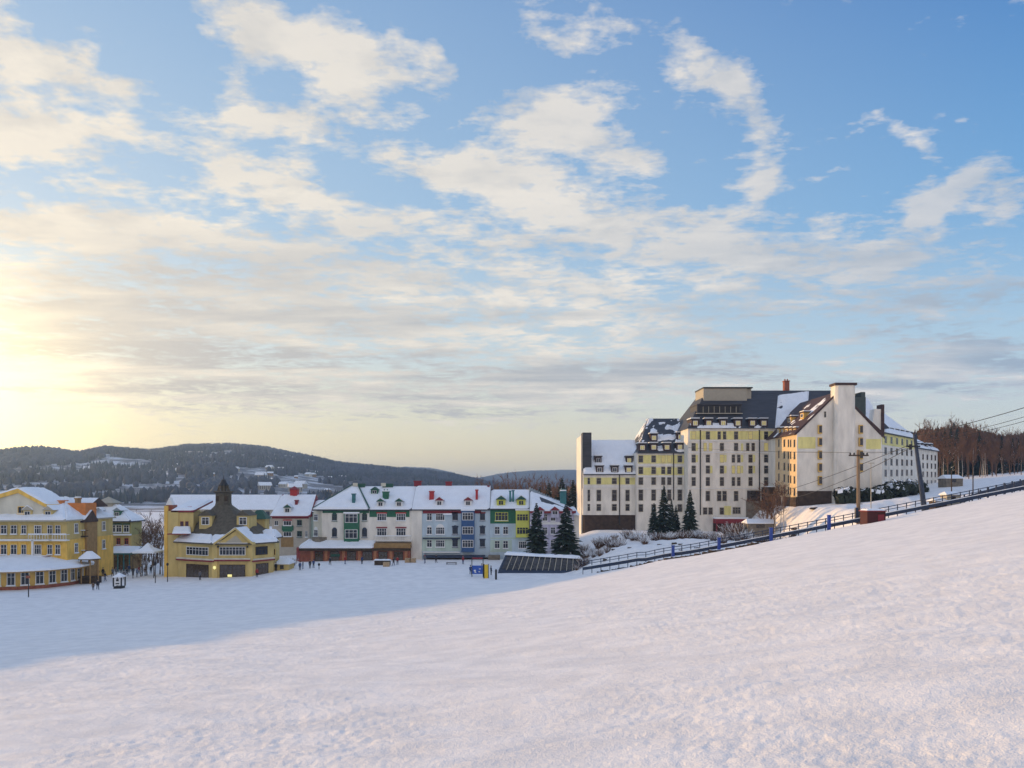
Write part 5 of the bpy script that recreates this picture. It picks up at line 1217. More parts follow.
# the two firs in front of the lilac wing and the hotel firs
for px, top, Y, m, wd, lab in ((536.5, 503, 165, 1, 1.15, 'dark fir in front of the lime yellow building, left of the taller fir pair'), (566, 504, 163, 2, 1.35, 'broad dark fir before the lilac wing, right of the other village fir'),
                         (664, 485.5, 176, 0, 1.0, 'tallest dark fir in front of the hotel, second from the left there'), (690, 490, 178, 2, 0.95, 'dark fir before the hotel, nearest to the entrance canopy'), (654, 503, 174, 1, 1.1, 'small fir before the hotel, leftmost of that clump'),
                         (676, 505, 180, 1, 0.9, 'small fir before the hotel, between two taller ones'), (671.5, 499, 179, 0, 0.8, 'middling fir before the hotel, close right of the tallest')):
    x, y, h = by_top(px, top, Y); tree('fir_tree', CON[m], x, y, (h / 10 * wd, h / 10 * wd, h / 10), rnd.random() * 6, lab)
# firs left of hotel foot
for px, top, Y, m in ((556, 495, 205, 0), (549, 483, 235, 1), (562, 478, 240, 2), (573, 480, 236, 0), (540, 487, 240, 1)):
    x, y, h = by_top(px, top, Y); tree('fir_tree', CON[m], x, y, (h / 10 * 1.1, h / 10 * 1.1, h / 10), rnd.random() * 6, 'dark fir in the wood between the lilac wing roof and the hotel', group='firs of the wood behind the lilac wing')
# bare wood behind the village row (right part)
for k in range(34):
    px = rnd.uniform(478, 578); Y = rnd.uniform(230, 330); top = rnd.uniform(480, 489) if px > 500 else rnd.uniform(484, 489)
    x, y, h = by_top(px, top, Y); h = max(h, 7)
    tree('bare_tree', BARE[k % 4], x, y, h / 12, rnd.random() * 6, 'leafless brown tree in the wood behind the green and lilac buildings', group='bare trees behind the village row')
# brown trees by the gazebo
for k, (px, top, Y) in enumerate(((134, 524, 185), (139, 519, 190), (144, 525, 182), (149, 522, 188), (154, 517.5, 180), (158, 521, 186), (161, 527, 178), (136, 533, 176), (146, 531, 174), (152, 533, 176), (142, 524, 200), (157, 519, 198), (131, 530, 180), (149, 519, 205))):
    x, y, h = by_top(px, top, Y); tree('bare_tree', BARE[k % 4], x, y, (h / 12 * 1.25, h / 12 * 1.25, h / 12), rnd.random() * 6, 'leafless brown tree behind the white tent, left of the yellow hall', group='bare trees behind the tent')
for k, (px, top, Y) in enumerate(((147, 547, 160), (155, 549, 158), (160, 546, 162), (141, 552, 158))):
    x, y, h = by_top(px, top, Y); tree('bare_tree', BARE[k % 4], x, y, (h / 12 * 1.6, h / 12 * 1.6, h / 12), rnd.random() * 6, 'small bare brown tree on the square, left of the yellow hall', group='small bare trees on the square')
# wood right of the hotel, ranked up the rising ground
def forest_top(px): return np.interp(px, [905, 920, 940, 965, 985, 1005, 1030, 1060], [428, 421, 420, 418, 424, 428, 424, 424])
n = 0
for row, (Y, dpx, cut) in enumerate(((262, 6, 18), (276, 5, 11), (292, 4, 6), (310, 3.4, 3), (330, 3.2, 0))):
    px = 921.0 + row * 1.3 if row else 941
    while px < 1062:
        x, y = at(px + rnd.uniform(-2, 2), Y + rnd.uniform(-8, 8)); q = 512 + F0 * x / y
        top = float(forest_top(q)) + 3 + rnd.uniform(0, 7) + cut; h = ZP(top, y) - hz(x, y)
        if h > 5:
            con = row >= 2 and rnd.random() < 0.28
            if con: tree('fir_tree', CON[n % 3], x, y, (h / 10 * 0.72, h / 10 * 0.72, h / 10), rnd.random() * 6, 'dark fir standing up among the brown trees right of the hotel', group='firs in the wood right of the hotel')
            elif row <= 1 and rnd.random() < 0.35: tree('birch_tree', BIR[n % 2], x, y, (h / 12 * 0.8, h / 12 * 0.8, h / 12), rnd.random() * 6, 'pale trunked bare tree at the edge of the wood right of the hotel', group='pale trunks at the wood edge')
            else: tree('bare_tree', BARE[n % 4], x, y, (h / 12 * 0.95, h / 12 * 0.95, h / 12), rnd.random() * 6, 'leafless brown tree in the wood right of the hotel', group='bare trees right of the hotel')
            n += 1
        px += dpx * rnd.uniform(0.7, 1.3)
# birches and brown brush beside the annex
for k, (px, top, Y) in enumerate(((775, 487, 172), (780.5, 484, 170), (784, 486, 173))):
    x, y, h = by_top(px, top, Y); tree('birch_tree', BIR[k % 2], x, y, (h / 12 * 0.8, h / 12 * 0.8, h / 12), k, 'thin pale birch in front of the brown annex of the hotel', group='birches before the annex')
for k, (px, top, Y, wd) in enumerate(((767, 487, 188, 2.2), (771, 490, 184, 2.4), (763, 500, 186, 2.2), (774, 500, 180, 2.0))):
    x, y, h = by_top(px, top, Y); tree('bare_tree', BARE[k % 4], x, y, (h / 12 * wd, h / 12 * wd, h / 12), k, 'bushy brown leafless tree against the hotel annex', group='brown bushy trees at the annex')

# shrubs
def shrub_mesh(seed, m, n=420, r=1.0, flat=0.8, snow=0.12, leaf=0.16):
    rnd = random.Random(seed); b = MB(); b.mats = [m, SNOW]
    lobes = [(Vector((rnd.uniform(-.55, .55), rnd.uniform(-.55, .55), rnd.uniform(0.3, 0.75))), rnd.uniform(0.32, 0.6)) for _ in range(7)]
    for _ in range(n):
        c, q = rnd.choice(lobes); d = Vector((rnd.gauss(0, 1), rnd.gauss(0, 1), rnd.gauss(0, 1))).normalized(); p = c + d * q * rnd.uniform(0.75, 1.1)
        if p.z < 0: p.z = rnd.uniform(0, 0.2)
        p = Vector((p.x * r, p.y * r, p.z * flat * r)); o = d.orthogonal().normalized() * leaf * rnd.uniform(.6, 1.4); e = d.cross(o).normalized() * leaf * rnd.uniform(.6, 1.4)
        b.cur = 1 if (d.z > 0.4 and rnd.random() < snow * 3) else 0
        b.face((p - o + d * .04, p + e, p + o - d * .04, p - e))
    b.cur = 0; b.lathe(0, 0, [(0.5 * r, -0.2), (0.62 * r, 0.3 * flat * r), (0.4 * r, 0.7 * flat * r)], 8)
    return b.mesh('shrub', None)
def brush_mesh(seed, n=70, snow=0.35, m=TWIG):
    rnd = random.Random(seed); b = MB(); b.mats = [m, SNOW]
    for _ in range(n):
        a = rnd.random() * 6.283; o = Vector((math.cos(a) * rnd.uniform(.2, .9), math.sin(a) * rnd.uniform(.2, .9), rnd.uniform(.5, 1.2))).normalized()
        p = Vector((rnd.uniform(-.3, .3), rnd.uniform(-.3, .3), -.1)); q = p + o * rnd.uniform(.6, 1.3); b.cur = 0; b.tube(p, q, 0.03, 0.012, 3)
        for _ in range(2):
            e = q + (o + Vector((rnd.uniform(-1, 1), rnd.uniform(-1, 1), rnd.uniform(-.2, .8))) * .6).normalized() * rnd.uniform(.3, .6)
            b.cur = 1 if rnd.random() < snow else 0; b.tube(p + (q - p) * rnd.uniform(.5, 1), e, 0.022, 0.01, 3)
    return b.mesh('shrub', None)
HED = [shrub_mesh(s, HEDGE) for s in (1, 2)]; BRU = [brush_mesh(s) for s in (1, 2, 3)]; FROST = [brush_mesh(7, snow=0.8), brush_mesh(8, snow=0.75)]
def shrub(me, px, Y, sc, label, group=None, nm='shrub', dz=0):
    x, y = at(px, Y); o = link(nm, me, None, (x, y, hz(x, y) + dz), rnd.random() * 6); o.scale = (sc, sc, sc) if not hasattr(sc, '__len__') else sc
    tag(o, label, 'shrub', group); return o
for px, Y, s in ((844, 181, 3.4), (851, 179, 3.6), (858, 182, 2.8), (866, 180, 3.0), (874, 182, 2.4), (879, 181, 2.6)):
    shrub(HED[rnd.randrange(2)], px, Y, (s, s, s * 1.1), 'round dark evergreen bush at the foot of the chimney gable', 'dark bushes at the chimney gable')
for px, Y, s in ((886, 185, 3.4), (893, 188, 3.6), (900, 190, 3.4), (908, 193, 3.4), (916, 200, 3.0), (881, 180, 3)):
    shrub(HED[rnd.randrange(2)], px, Y, (s, s, s * 1.1), 'dark clipped hedge bush along the far hotel wing', 'dark bushes along the far wing')
for k in range(26):
    px = 598 + 6.0 * k + rnd.uniform(-2, 2); Y = rnd.uniform(160, 172)
    if px > 752: break
    shrub(rnd.choice(BRU + FROST), px, Y, rnd.uniform(1.0, 1.7), 'snow-dusted leafless bush in the strip before the hotel front', 'bushes before the hotel front')
for k in range(14):
    px = 577 + 3.4 * k + rnd.uniform(-1, 1); Y = rnd.uniform(150, 168)
    shrub(rnd.choice(FROST + BRU), px, Y, rnd.uniform(0.8, 1.4), 'frosted bare bush on the bank between the firs and the hotel', 'frosted bushes on the bank')
for k in range(12):
    px = 756 + 3.5 * k + rnd.uniform(-1, 1); Y = 163 - k * 0.6
    shrub(rnd.choice(BRU + FROST), px, Y, rnd.uniform(0.8, 1.5), 'low snowy bush on the bank below the hotel annex', 'low bushes below the annex')
for px, Y, s in ((733, 186, 2.4), (738, 184, 2.2), (728, 187, 2.0)): shrub(BRU[1], px, Y, s, 'reddish bare bush beside the entrance canopy', 'bushes at the entrance canopy')
for k in range(9):
    px = 536 + 6 * k; shrub(rnd.choice(BRU), px, 170, 1.3, 'bare bush along the foot of the lilac wing', 'bushes along the lilac wing')
for k in range(6):
    shrub(rnd.choice(BRU), 272 + 4 * k, 166, 1.2, 'bare bush beside the brick arcade', 'bushes beside the arcade')

# ---------------------------------------------------------------- far woods and hills (one mass each)
def cone_cloud(name, pts, hs, ws, mats, mi, seed=1, jag=True):
    """many simple trees as one mesh: 5-sided crowns of two tiers, uneven"""
    n = len(pts); rs = np.random.RandomState(seed); k = 5
    ang = np.arange(k) * 2 * np.pi / k
    r0 = ws[:, None] * rs.uniform(0.75, 1.25, (n, k)); a = ang[None, :] + rs.uniform(0, 6, (n, 1))
    lo = np.stack([pts[:, 0:1] + r0 * np.cos(a), pts[:, 1:2] + r0 * np.sin(a), pts[:, 2:3] + hs[:, None] * rs.uniform(0.0, 0.15, (n, k))], -1)
    con = (mi == 0)[:, None]
    rm = r0 * np.where(con, 0.55, 1.15); md = np.stack([pts[:, 0:1] + rm * np.cos(a + .5), pts[:, 1:2] + rm * np.sin(a + .5), pts[:, 2:3] + hs[:, None] * np.where(con, rs.uniform(0.45, 0.6, (n, k)), rs.uniform(0.5, 0.8, (n, k)))], -1)
    tp = np.stack([pts[:, 0], pts[:, 1], pts[:, 2] + hs], -1)[:, None, :]
    V = np.concatenate([lo, md, tp], 1).reshape(-1, 3); m = 2 * k + 1
    base = (np.arange(n) * m)[:, None]; F_ = []; 
    for i in range(k):
        j = (i + 1) % k; F_ += [[i, j, k + i], [j, k + j, k + i], [k + i, k + j, 2 * k]]
    F_ = np.array(F_)[None]; T = (base[:, :, None] + F_).reshape(-1, 3)
    me = bpy.data.meshes.new(name); me.vertices.add(len(V)); me.vertices.foreach_set('co', V.reshape(-1))
    me.loops.add(T.size); me.loops.foreach_set('vertex_index', T.reshape(-1).astype(np.int32)); me.polygons.add(len(T)); me.polygons.foreach_set('loop_start', (np.arange(len(T)) * 3).astype(np.int32))
    for q in mats: me.materials.append(q)
    me.polygons.foreach_set('material_index', np.repeat(mi, 3 * k).astype(np.int32)); me.update(calc_edges=True)
    return link(name, me, kind='stuff')
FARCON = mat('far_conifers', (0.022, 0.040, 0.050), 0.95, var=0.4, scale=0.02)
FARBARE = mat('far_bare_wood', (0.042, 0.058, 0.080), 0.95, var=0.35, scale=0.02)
def scatter():
    rs = np.random.RandomState(3)
    n = 90000
    az = rs.uniform(math.radians(-37), math.radians(12), n); r = np.sqrt(rs.uniform(620 ** 2, 2950 ** 2, n))
    x = r * np.sin(az); y = r * np.cos(az)
    clear_ = fbm(x * 0.02, y * 0.008, 5, 77) + rs.uniform(-.10, .10, n)        # clearings and snowy patches
    k = clear_ < np.where(az < math.radians(-14), 0.475, 0.545)
    k &= ~((r > 1000) & (r < 1550) & (az > math.radians(-19)) & (az < math.radians(-10.5)) & (fbm(x * .01, y * .01, 2, 8) > .4))
    k |= r > 2450
    k &= ~((r < 900) & (fbm(x * 0.01, y * 0.01, 3, 5) > 0.45) & (az > math.radians(-27.5)))
    lake = (r < 800) & (az < math.radians(-22.5)) & (az > math.radians(-29)); k &= ~lake
    keep = rs.uniform(0, 1, n) < np.where(r < 1300, 0.5, 0.62); k &= keep
    x, y, r, clear_ = x[k], y[k], r[k], clear_[k]
    z = ground_z(x, y) - 0.5
    con = fbm(x * 0.004, y * 0.004, 3, 12) + rs.uniform(-.12, .12, len(x)) > 0.52
    hs = rs.uniform(8, 16, len(x)); ws = rs.uniform(2.2, 3.8, len(x)) * np.where(con, 1, 1.25)
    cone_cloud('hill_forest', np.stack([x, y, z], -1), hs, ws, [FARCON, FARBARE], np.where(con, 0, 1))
    # the far ridge
    n = 16000; az = rs.uniform(math.radians(-10), math.radians(12), n); r = np.sqrt(rs.uniform(3000 ** 2, 6400 ** 2, n)); x = r * np.sin(az); y = r * np.cos(az)
    z = ground_z(x, y) - 1; hs = rs.uniform(14, 26, n); ws = rs.uniform(9, 16, n)
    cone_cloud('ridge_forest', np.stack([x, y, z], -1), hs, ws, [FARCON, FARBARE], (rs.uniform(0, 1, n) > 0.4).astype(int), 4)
    # deep wood behind the ranked trees right of the hotel
    n = 900; px = rs.uniform(905, 1075, n); Y = rs.uniform(300, 420, n); x = (px - 512) / F0 * Y; z = ground_z(x, Y) - 0.5
    top = np.interp(px, [905, 920, 940, 965, 985, 1005, 1030, 1060], [428, 421, 420, 418, 424, 428, 424, 424]) + 6; hs = np.clip((HY - top) / F0 * Y + CZ - z, 8, 24) * rs.uniform(.8, 1, n)
    cone_cloud('deep_wood', np.stack([x, Y, z], -1), hs, rs.uniform(1.4, 2.6, n), [NEEDLE, TWIG], (rs.uniform(0, 1, n) > 0.25).astype(int), 5)
    # scrub wood behind the village row and behind the left houses
    n = 700; px = np.concatenate([rs.uniform(470, 590, 420), rs.uniform(590, 900, 280)]); Y = rs.uniform(330, 560, n); x = (px - 512) / F0 * Y; z = ground_z(x, Y) - 0.5
    cone_cloud('valley_wood', np.stack([x, Y, z], -1), rs.uniform(8, 14, n), rs.uniform(1.8, 3.2, n), [NEEDLE, TWIG], (rs.uniform(0, 1, n) > 0.3).astype(int), 6)
scatter()

# ---------------------------------------------------------------- distant houses at the foot of the hill
def far_house(seed, w, d, h, wallm):
    b = MB(); b.use(wallm); b.box(-w / 2, w / 2, -d / 2, d / 2, -2, h); r = MB(); r.roof(-w / 2 - .5, w / 2 + .5, -d / 2 - .6, d / 2 + .6, h + .003, h + w * 0.28, 0, 0, 0)
    wn = MB()
    for k in range(max(2, int(w / 4))): x = -w / 2 + w * (k + .5) / max(2, int(w / 4)); wn.box(x - .7, x + .7, -d / 2 - .08, -d / 2 + .02, 1, h - 1)
    return b.mesh('wall', None), r.mesh('roof', SNOW), wn.mesh('window', GLASSD)
FH = [far_house(1, 16, 12, 6, CREAM), far_house(2, 24, 14, 8, GREYBOX), far_house(3, 12, 10, 5, BROWNW)]
rnd = random.Random(9)
def place_far(px, py, Y, k, sc=1.0):
    x, y = at(px, Y); o = thing('house', 'small snow-roofed house far off at the foot of the wooded hill', 'house', (x, y, max(hz(x, y), ZP(py, Y) - 0) - 0.0 if False else hz(x, y)), rnd.uniform(-.6, .6), 'distant houses below the hill'); o.scale = (sc,) * 3
    for nm, me in zip(('wall', 'roof', 'window'), FH[k]): link(nm, me, o)
for k in range(30):
    px = rnd.choice((rnd.uniform(258, 348), rnd.uniform(258, 348), rnd.uniform(60, 260))); Y = rnd.uniform(1100, 1600)
    place_far(px, 0, Y, rnd.randrange(3), rnd.uniform(0.5, 0.85))
for px, Y, k in ((205, 400, 1), (228, 390, 1), (248, 385, 1), (264, 395, 1)):
    x, y = at(px, Y); o = thing('house', 'long low snow-roofed house on the flat behind the yellow hall', 'house', (x, y, hz(x, y)), rnd.uniform(-.15, .15), 'long houses behind the hall'); o.scale = (1.3, 1, 1)
    for nm, me in zip(('wall', 'roof', 'window'), FH[k]): link(nm, me, o)
# ---------------------------------------------------------------- fence along the crest of the piste
def crest_pt(px, off=1.5, xx=None):
    Y = 115.0
    for _ in range(12): Y = float(ycrest(U(px) * Y)) + off
    x = U(px) * Y; return x, Y
def crest_z(px): x, Y = crest_pt(px, -1.2); return hz(x, Y)
def build_fence():
    p0 = crest_pt(640); root = thing('fence', 'long dark railing with bright blue posts climbing along the crest of the snow slope', 'fence', (*p0, crest_z(640)))
    O = tuple(root.location); pxs = [583 + 9.0 * k for k in range(50)]; pts = []
    for px in pxs: x, y = crest_pt(px); pts.append((x, y, crest_z(px) + 0.0 + (0.5 if px < 640 else 0.25)))
    def rail(z0, z1, t, m, name='rail'):
        b = MB()
        prev = None
        for (x, y, z) in pts:
            cur = [b.pt((x, y - t, z + z0)), b.pt((x, y + t, z + z0)), b.pt((x, y + t, z + z1)), b.pt((x, y - t, z + z1))]
            if prev: 
                for k in range(4): b.facei([prev[k], cur[k], cur[(k + 1) % 4], prev[(k + 1) % 4]])
            prev = cur
        return link(name, b.mesh(name, m, O), root)
    rail(1.22, 1.32, 0.05, NAVY); rail(0.84, 0.92, 0.04, NAVY); rail(-0.05, 0.42, 0.10, NAVY, 'kick_board'); rail(0.423, 0.50, 0.11, SNOW, 'snow')
    for k, (x, y, z) in enumerate(pts):
        b = MB(); b.box(x - .05, x + .05, y + .11, y + .21, z - 1.0, z + 1.34); link('post', b.mesh('post', NAVY, O), root)
    for px in (673, 719, 771, 829, 863.5):
        x, y = crest_pt(px, 0.9); z = crest_z(px); b = MB(); b.box(x - .2, x + .2, y - .2, y + .2, z - 1, z + (1.9 if px > 800 else 1.7)); b.box(x - .24, x + .24, y - .24, y + .24, z + (1.9 if px > 800 else 1.7) + .003, z + (2.0 if px > 800 else 1.8)); link('post', b.mesh('post', POSTBLUE, O), root, label='thick bright blue post')
build_fence()
# second, lower rail line farther back along the lift track at the right
def build_track():
    x0, y0 = crest_pt(985, 9); root = thing('barrier', 'second dark barrier behind the blue-posted railing, far right on the crest', 'barrier', (x0, y0, hz(x0, y0)))
    O = tuple(root.location); b = MB(); prev = None; zs = []
    for k in range(16):
        px = 925 + 8 * k; x, y = crest_pt(px, 7.0); z = ZP(np.interp(px, [925, 950, 975, 1000, 1024, 1060], [509, 501, 493.5, 486, 480.5, 470]), y)
        cur = [b.pt((x, y - .1, z - .8)), b.pt((x, y + .1, z - .8)), b.pt((x, y + .1, z)), b.pt((x, y - .1, z))]; zs.append((x, y, z))
        if prev:
            for q in range(4): b.facei([prev[q], cur[q], cur[(q + 1) % 4], prev[(q + 1) % 4]])
        prev = cur
    link('board', b.mesh('board', NAVY, O), root)
    for x, y, z in zs: link('post', MB().box(x - .08, x + .08, y + .11, y + .27, hz(x, y) - .3, z + .3).mesh('post', NAVY, O), root)
build_track()
STN = []
def stone_mesh(seed):
    r = random.Random(seed); b = MB(); b.mats = [DARKWOOD, SNOW]; n = 7
    rings = [(0.9, -0.3), (1.0, 0.1), (0.7, 0.5)]; R = []
    for q, z in rings: R.append([b.pt((q * math.cos(6.283 * k / n) * r.uniform(.7, 1.2), q * math.sin(6.283 * k / n) * r.uniform(.7, 1.2), z * r.uniform(.8, 1.2))) for k in range(n)])
    for a, c in zip(R[:-1], R[1:]):
        for k in range(n): b.facei([a[k], a[(k + 1) % n], c[(k + 1) % n], c[k]])
    b.cur = 1; b.facei(R[-1]); return b.mesh('rock', None)
ROCK = [stone_mesh(k) for k in range(4)]
rnd = random.Random(77)
def rock(px, Y, s, label, group, y=None):
    x, yy = (U(px) * Y, Y); o = link('rock', ROCK[rnd.randrange(4)], None, (x, yy, hz(x, yy)), rnd.random() * 6); o.scale = (s * rnd.uniform(1, 1.8), s, s * rnd.uniform(.6, 1)); tag(o, label, 'rock', group)
for k in range(34):
    px = 598 + 4.8 * k + rnd.uniform(-2, 2); x, y = crest_pt(px, -0.9); rock(px, y, rnd.uniform(0.28, 0.6), 'dark rock showing through the snow just below the railing', 'dark rocks below the railing')
for k in range(16):
    px = rnd.uniform(776, 822) if k < 8 else rnd.uniform(742, 772); Y = rnd.uniform(168, 176) if k < 8 else rnd.uniform(160, 170); rock(px, Y, rnd.uniform(0.3, 0.8), 'dark rock on the snowy bank under the hotel', 'dark rocks on the bank')
for k in range(14):
    px = rnd.uniform(585, 760); Y = rnd.uniform(140, 158); rock(px, Y, rnd.uniform(0.3, 0.6), 'dark stone in the snow between railing and hotel', 'stones between railing and hotel')

# ---------------------------------------------------------------- glazed lift tunnel
def build_tunnel():
    Y = 152.0; root = thing('lift_tunnel', 'long dark glazed conveyor tunnel with slanted ribs and snow on its top', 'tunnel', (U(542) * Y, Y, 1.4))
    F = Frame(0, Y, 0, root); O = tuple(root.location)
    b0, b1 = F.s(497), F.s(581); t0, t1 = F.s(506, 3), F.s(586, 3); zb = hz(U(540) * Y, Y) - 0.3; za, zc_ = F.z(510, 554.5, 3), F.z(583, 558.5, 3)
    b = F.mb(); b.use(NAVY)
    i = [b.pt(p) for p in ((b0, 0, zb), (b1, 0, zb), (t1 - 1, 2.8, zc_), (t0, 2.8, za))]; j = [b.pt(p) for p in ((b0, 6, zb), (b1, 6, zb), (t1 - 1, 5.6, zc_), (t0, 5.6, za))]
    b.facei(i); b.facei(j[::-1])
    for k in range(4): b.facei([j[k], j[(k + 1) % 4], i[(k + 1) % 4], i[k]])
    F.add('frame', b)
    for k in range(13):
        u = (k + 0.12) / 13.6; v = (k + 0.88) / 13.6
        def P(a, h):
            lo = b0 + (b1 - b0) * a + .2; hi = t0 + (t1 - 1 - t0) * a + .2; ztop = za + (zc_ - za) * a
            return (lo + (hi - lo) * h, 2.8 * h - 0.06, zb + (ztop - zb) * h)
        q = F.mb(); q.poly([P(u, .30), P(v, .30), P(v, .93), P(u, .93)], (0, .03, 0)); F.add('pane', q, GLASSD)
        q = F.mb(); a_, c_ = P((k + 1.0) / 13.6, .26), P((k + 1.0) / 13.6, .98); q.tube((a_[0], a_[1] - .05, a_[2]), (c_[0], c_[1] - .05, c_[2]), 0.09, n=4); F.add('rib', q, GREYBOX)
    sn = F.mb(); sn.patch(((t0 - .3, 2.4, za + .02), (t1 - .7, 2.4, zc_ + .02), (t1 - .7, 6, zc_ + .02), (t0 - .3, 6, za + .02)), 0.55, 1.0, 3, 0.5, edge=0.3); F.add('snow', sn, SNOW)
    q = F.mb(); q.box(F.s(580), F.s(590), 1.0, 5, zb, F.z(585, 560.5, 1)); F.add('end_box', q, NAVY)
    # railed terrace behind
    q = F.mb(); z = F.z(545, 549.5, 12)
    q.box(F.s(518, 12), F.s(580, 12), 12, 12.08, z - .1, z)
    for k in range(40): x = F.s(518 + 1.55 * k, 12); q.box(x - .04, x + .04, 12.003, 12.07, z - 1.1, z - .103)
    root2 = link('railing', q.mesh('railing', PALEBLUE), None); tag(root2, 'low pale slatted railing behind the glazed tunnel, before the lilac wing', 'railing')
build_tunnel()

# ---------------------------------------------------------------- poles, cables, cabins on the crest
def build_poles():
    x, y = crest_pt(858.5, 2.5); z0 = hz(*crest_pt(858.5, -1)) - 1.0; zt = ZP(450, y)
    r = thing('utility_pole', 'weathered wooden pole with crossarm and insulators in front of the chimney gable', 'pole', (x, y, z0)); O = tuple(r.location)
    b = MB(); b.tube((x, y, z0), (x - .05, y, zt), 0.30, 0.19, 9); link('pole', b.mesh('pole', WOOD, O), r)
    zc = ZP(455.5, y); b = MB(); b.box(x - 1.5, x + 1.3, y - .36, y - .24, zc - .1, zc + .1); link('crossarm', b.mesh('crossarm', DARKWOOD, O), r)
    for dx in (-1.3, -.75, .6, 1.1): link('insulator', MB().lathe(x + dx, y - .3, [(.1, zc + .11), (.13, zc + .25), (.05, zc + .4)], 7).mesh('insulator', BLACK, O), r)
    for h in (0.12, 0.16, 0.2): 
        zz = z0 + (zt - z0) * h * 1.6; link('step_iron', MB().box(x - .55, x + .55, y - .05, y + .05, zz, zz + .08).mesh('step_iron', BLACK, O), r)
    b = MB(); b.tube((x - .5, y - .5, z0 + 1), (x - .5, y - .5, z0 + 3.2), 0.28, n=8); link('padding', b.mesh('padding', NAVY, O), r)
    x2, y2 = crest_pt(925.5, 3.0); za = hz(*crest_pt(925, -1)) - 1.2; xt, yt, zt2 = U(914.5) * y2, y2, ZP(434.5, y2)
    r2 = thing('leaning_pole', 'thick dark leaning steel pole with short crossarm, right of the wooden pole', 'pole', (x2, y2, za)); O = tuple(r2.location)
    b = MB(); b.tube((x2, y2, za), (xt, yt, zt2), 0.40, 0.22, 9); link('pole', b.mesh('pole', NAVY, O), r2)
    za_ = ZP(446.5, y2); xa = x2 + (xt - x2) * .82; b = MB(); b.box(U(905) * y2, U(919) * y2, y2 - .38, y2 - .26, za_ - .12, za_ + .12); link('crossarm', b.mesh('crossarm', BLACK, O), r2)
    b = MB(); b.box(U(909) * y2 - .2, U(909) * y2 + .2, y2 - .5, y2 - .383, za_ - .5, za_ + .3); link('fitting', b.mesh('fitting', BLACK, O), r2)
    def cable(p, q, sag, label, r_=0.045):
        b = MB(); n = 16; prev = None
        for k in range(n + 1):
            t = k / n; c = Vector(p) * (1 - t) + Vector(q) * t - Vector((0, 0, sag * 4 * t * (1 - t)))
            if prev: b.tube(prev, c, r_, n=4)
            prev = c
        o = link('cable', b.mesh('cable', BLACK)); tag(o, label, 'cable')
    tp = (xt, yt, zt2 - .2); ar = (U(907) * y2, y2 - .3, za_ + .13); ar2 = (U(917) * y2, y2 - .3, za_ + .13)
    def e(px, py, Y): return (U(px) * Y, Y, ZP(py, Y))
    cable(tp, e(1110, 379, 96), 0.5, 'upper of the three cables running up right from the leaning pole', .05)
    cable(e(916, 442, y2), e(1110, 389, 98), 0.6, 'middle of the three cables running up right from the leaning pole', .035)
    cable(e(916, 444, y2), e(1110, 394, 99), 0.7, 'lowest of the three cables running up right from the leaning pole', .035)
    cable(ar, e(748, 500, 203), 0.8, 'upper slanting cable down left from the leaning pole across the gable', .05)
    cable((ar[0], ar[1], ar[2] - .5), e(762, 503, 200), 1.6, 'lower slanting cable down left from the leaning pole across the gable', .05)
    cable((x - 1.3, y - .3, zc + .4), e(688.5, 447.5, 207.5), 0.3, 'level cable from the wooden pole across the hotel front', .04)
    cable((x + 1.1, y - .3, zc + .4), ar2, 0.35, 'short cable between the wooden pole and the leaning pole', .035)
    # lamp post seen against the gable
    xl, yl = at(871, 150); zl = hz(xl, yl); r3 = thing('street_lamp', 'slim grey street lamp standing before the white gable, left of the red cabin', 'street lamp', (xl, yl, zl)); O = tuple(r3.location)
    zt3 = ZP(463.5, yl); link('pole', MB().tube((xl, yl, zl), (xl, yl, zt3), .09, .06, 6).mesh('pole', GREYBOX, O), r3); link('lamp_head', MB().box(xl - .55, xl + .55, yl - .15, yl + .15, zt3 + .003, zt3 + .15).mesh('lamp_head', GREYBOX, O), r3)
    # red cabin
    xc, yc = crest_pt(876.5, -6); zc2 = hz(xc, yc); r4 = thing('cabin', 'dark red wooden cabin with snow on its roof, at the railing by the wooden pole', 'cabin', (xc, yc, zc2)); O = tuple(r4.location)
    w = 1.22; zc2 = ZP(527, yc) ; zt4 = ZP(511.5, yc); RC = mat('oxblood_boards', (0.06, 0.012, 0.011), .8, var=.25, scale=4, stretch=(5, 5, .3)); link('wall', MB().box(xc - w, xc + w, yc, yc + 2.2, zc2 - .8, zt4).mesh('wall', RC, O), r4)
    b = MB(); b.box(xc - w - .12, xc + w + .12, yc - .15, yc + 2.35, zt4 + .003, zt4 + .12); ro = link('roof', b.mesh('roof', DRED, O), r4); s = MB(); s.patch(((xc - w - .1, yc - .12, zt4 + .13), (xc + w + .1, yc - .12, zt4 + .13), (xc + w + .1, yc + 2.3, zt4 + .13), (xc - w - .1, yc + 2.3, zt4 + .13)), .28, 1.0, 4, .25, edge=.15); link('snow', s.mesh('snow', SNOW, O), ro)
    link('door', MB().box(xc + .2, xc + 1.0, yc - .06, yc - .003, zc2 - .3, zt4 - .4).mesh('door', DRED, O), r4)
    for k in range(9): pass
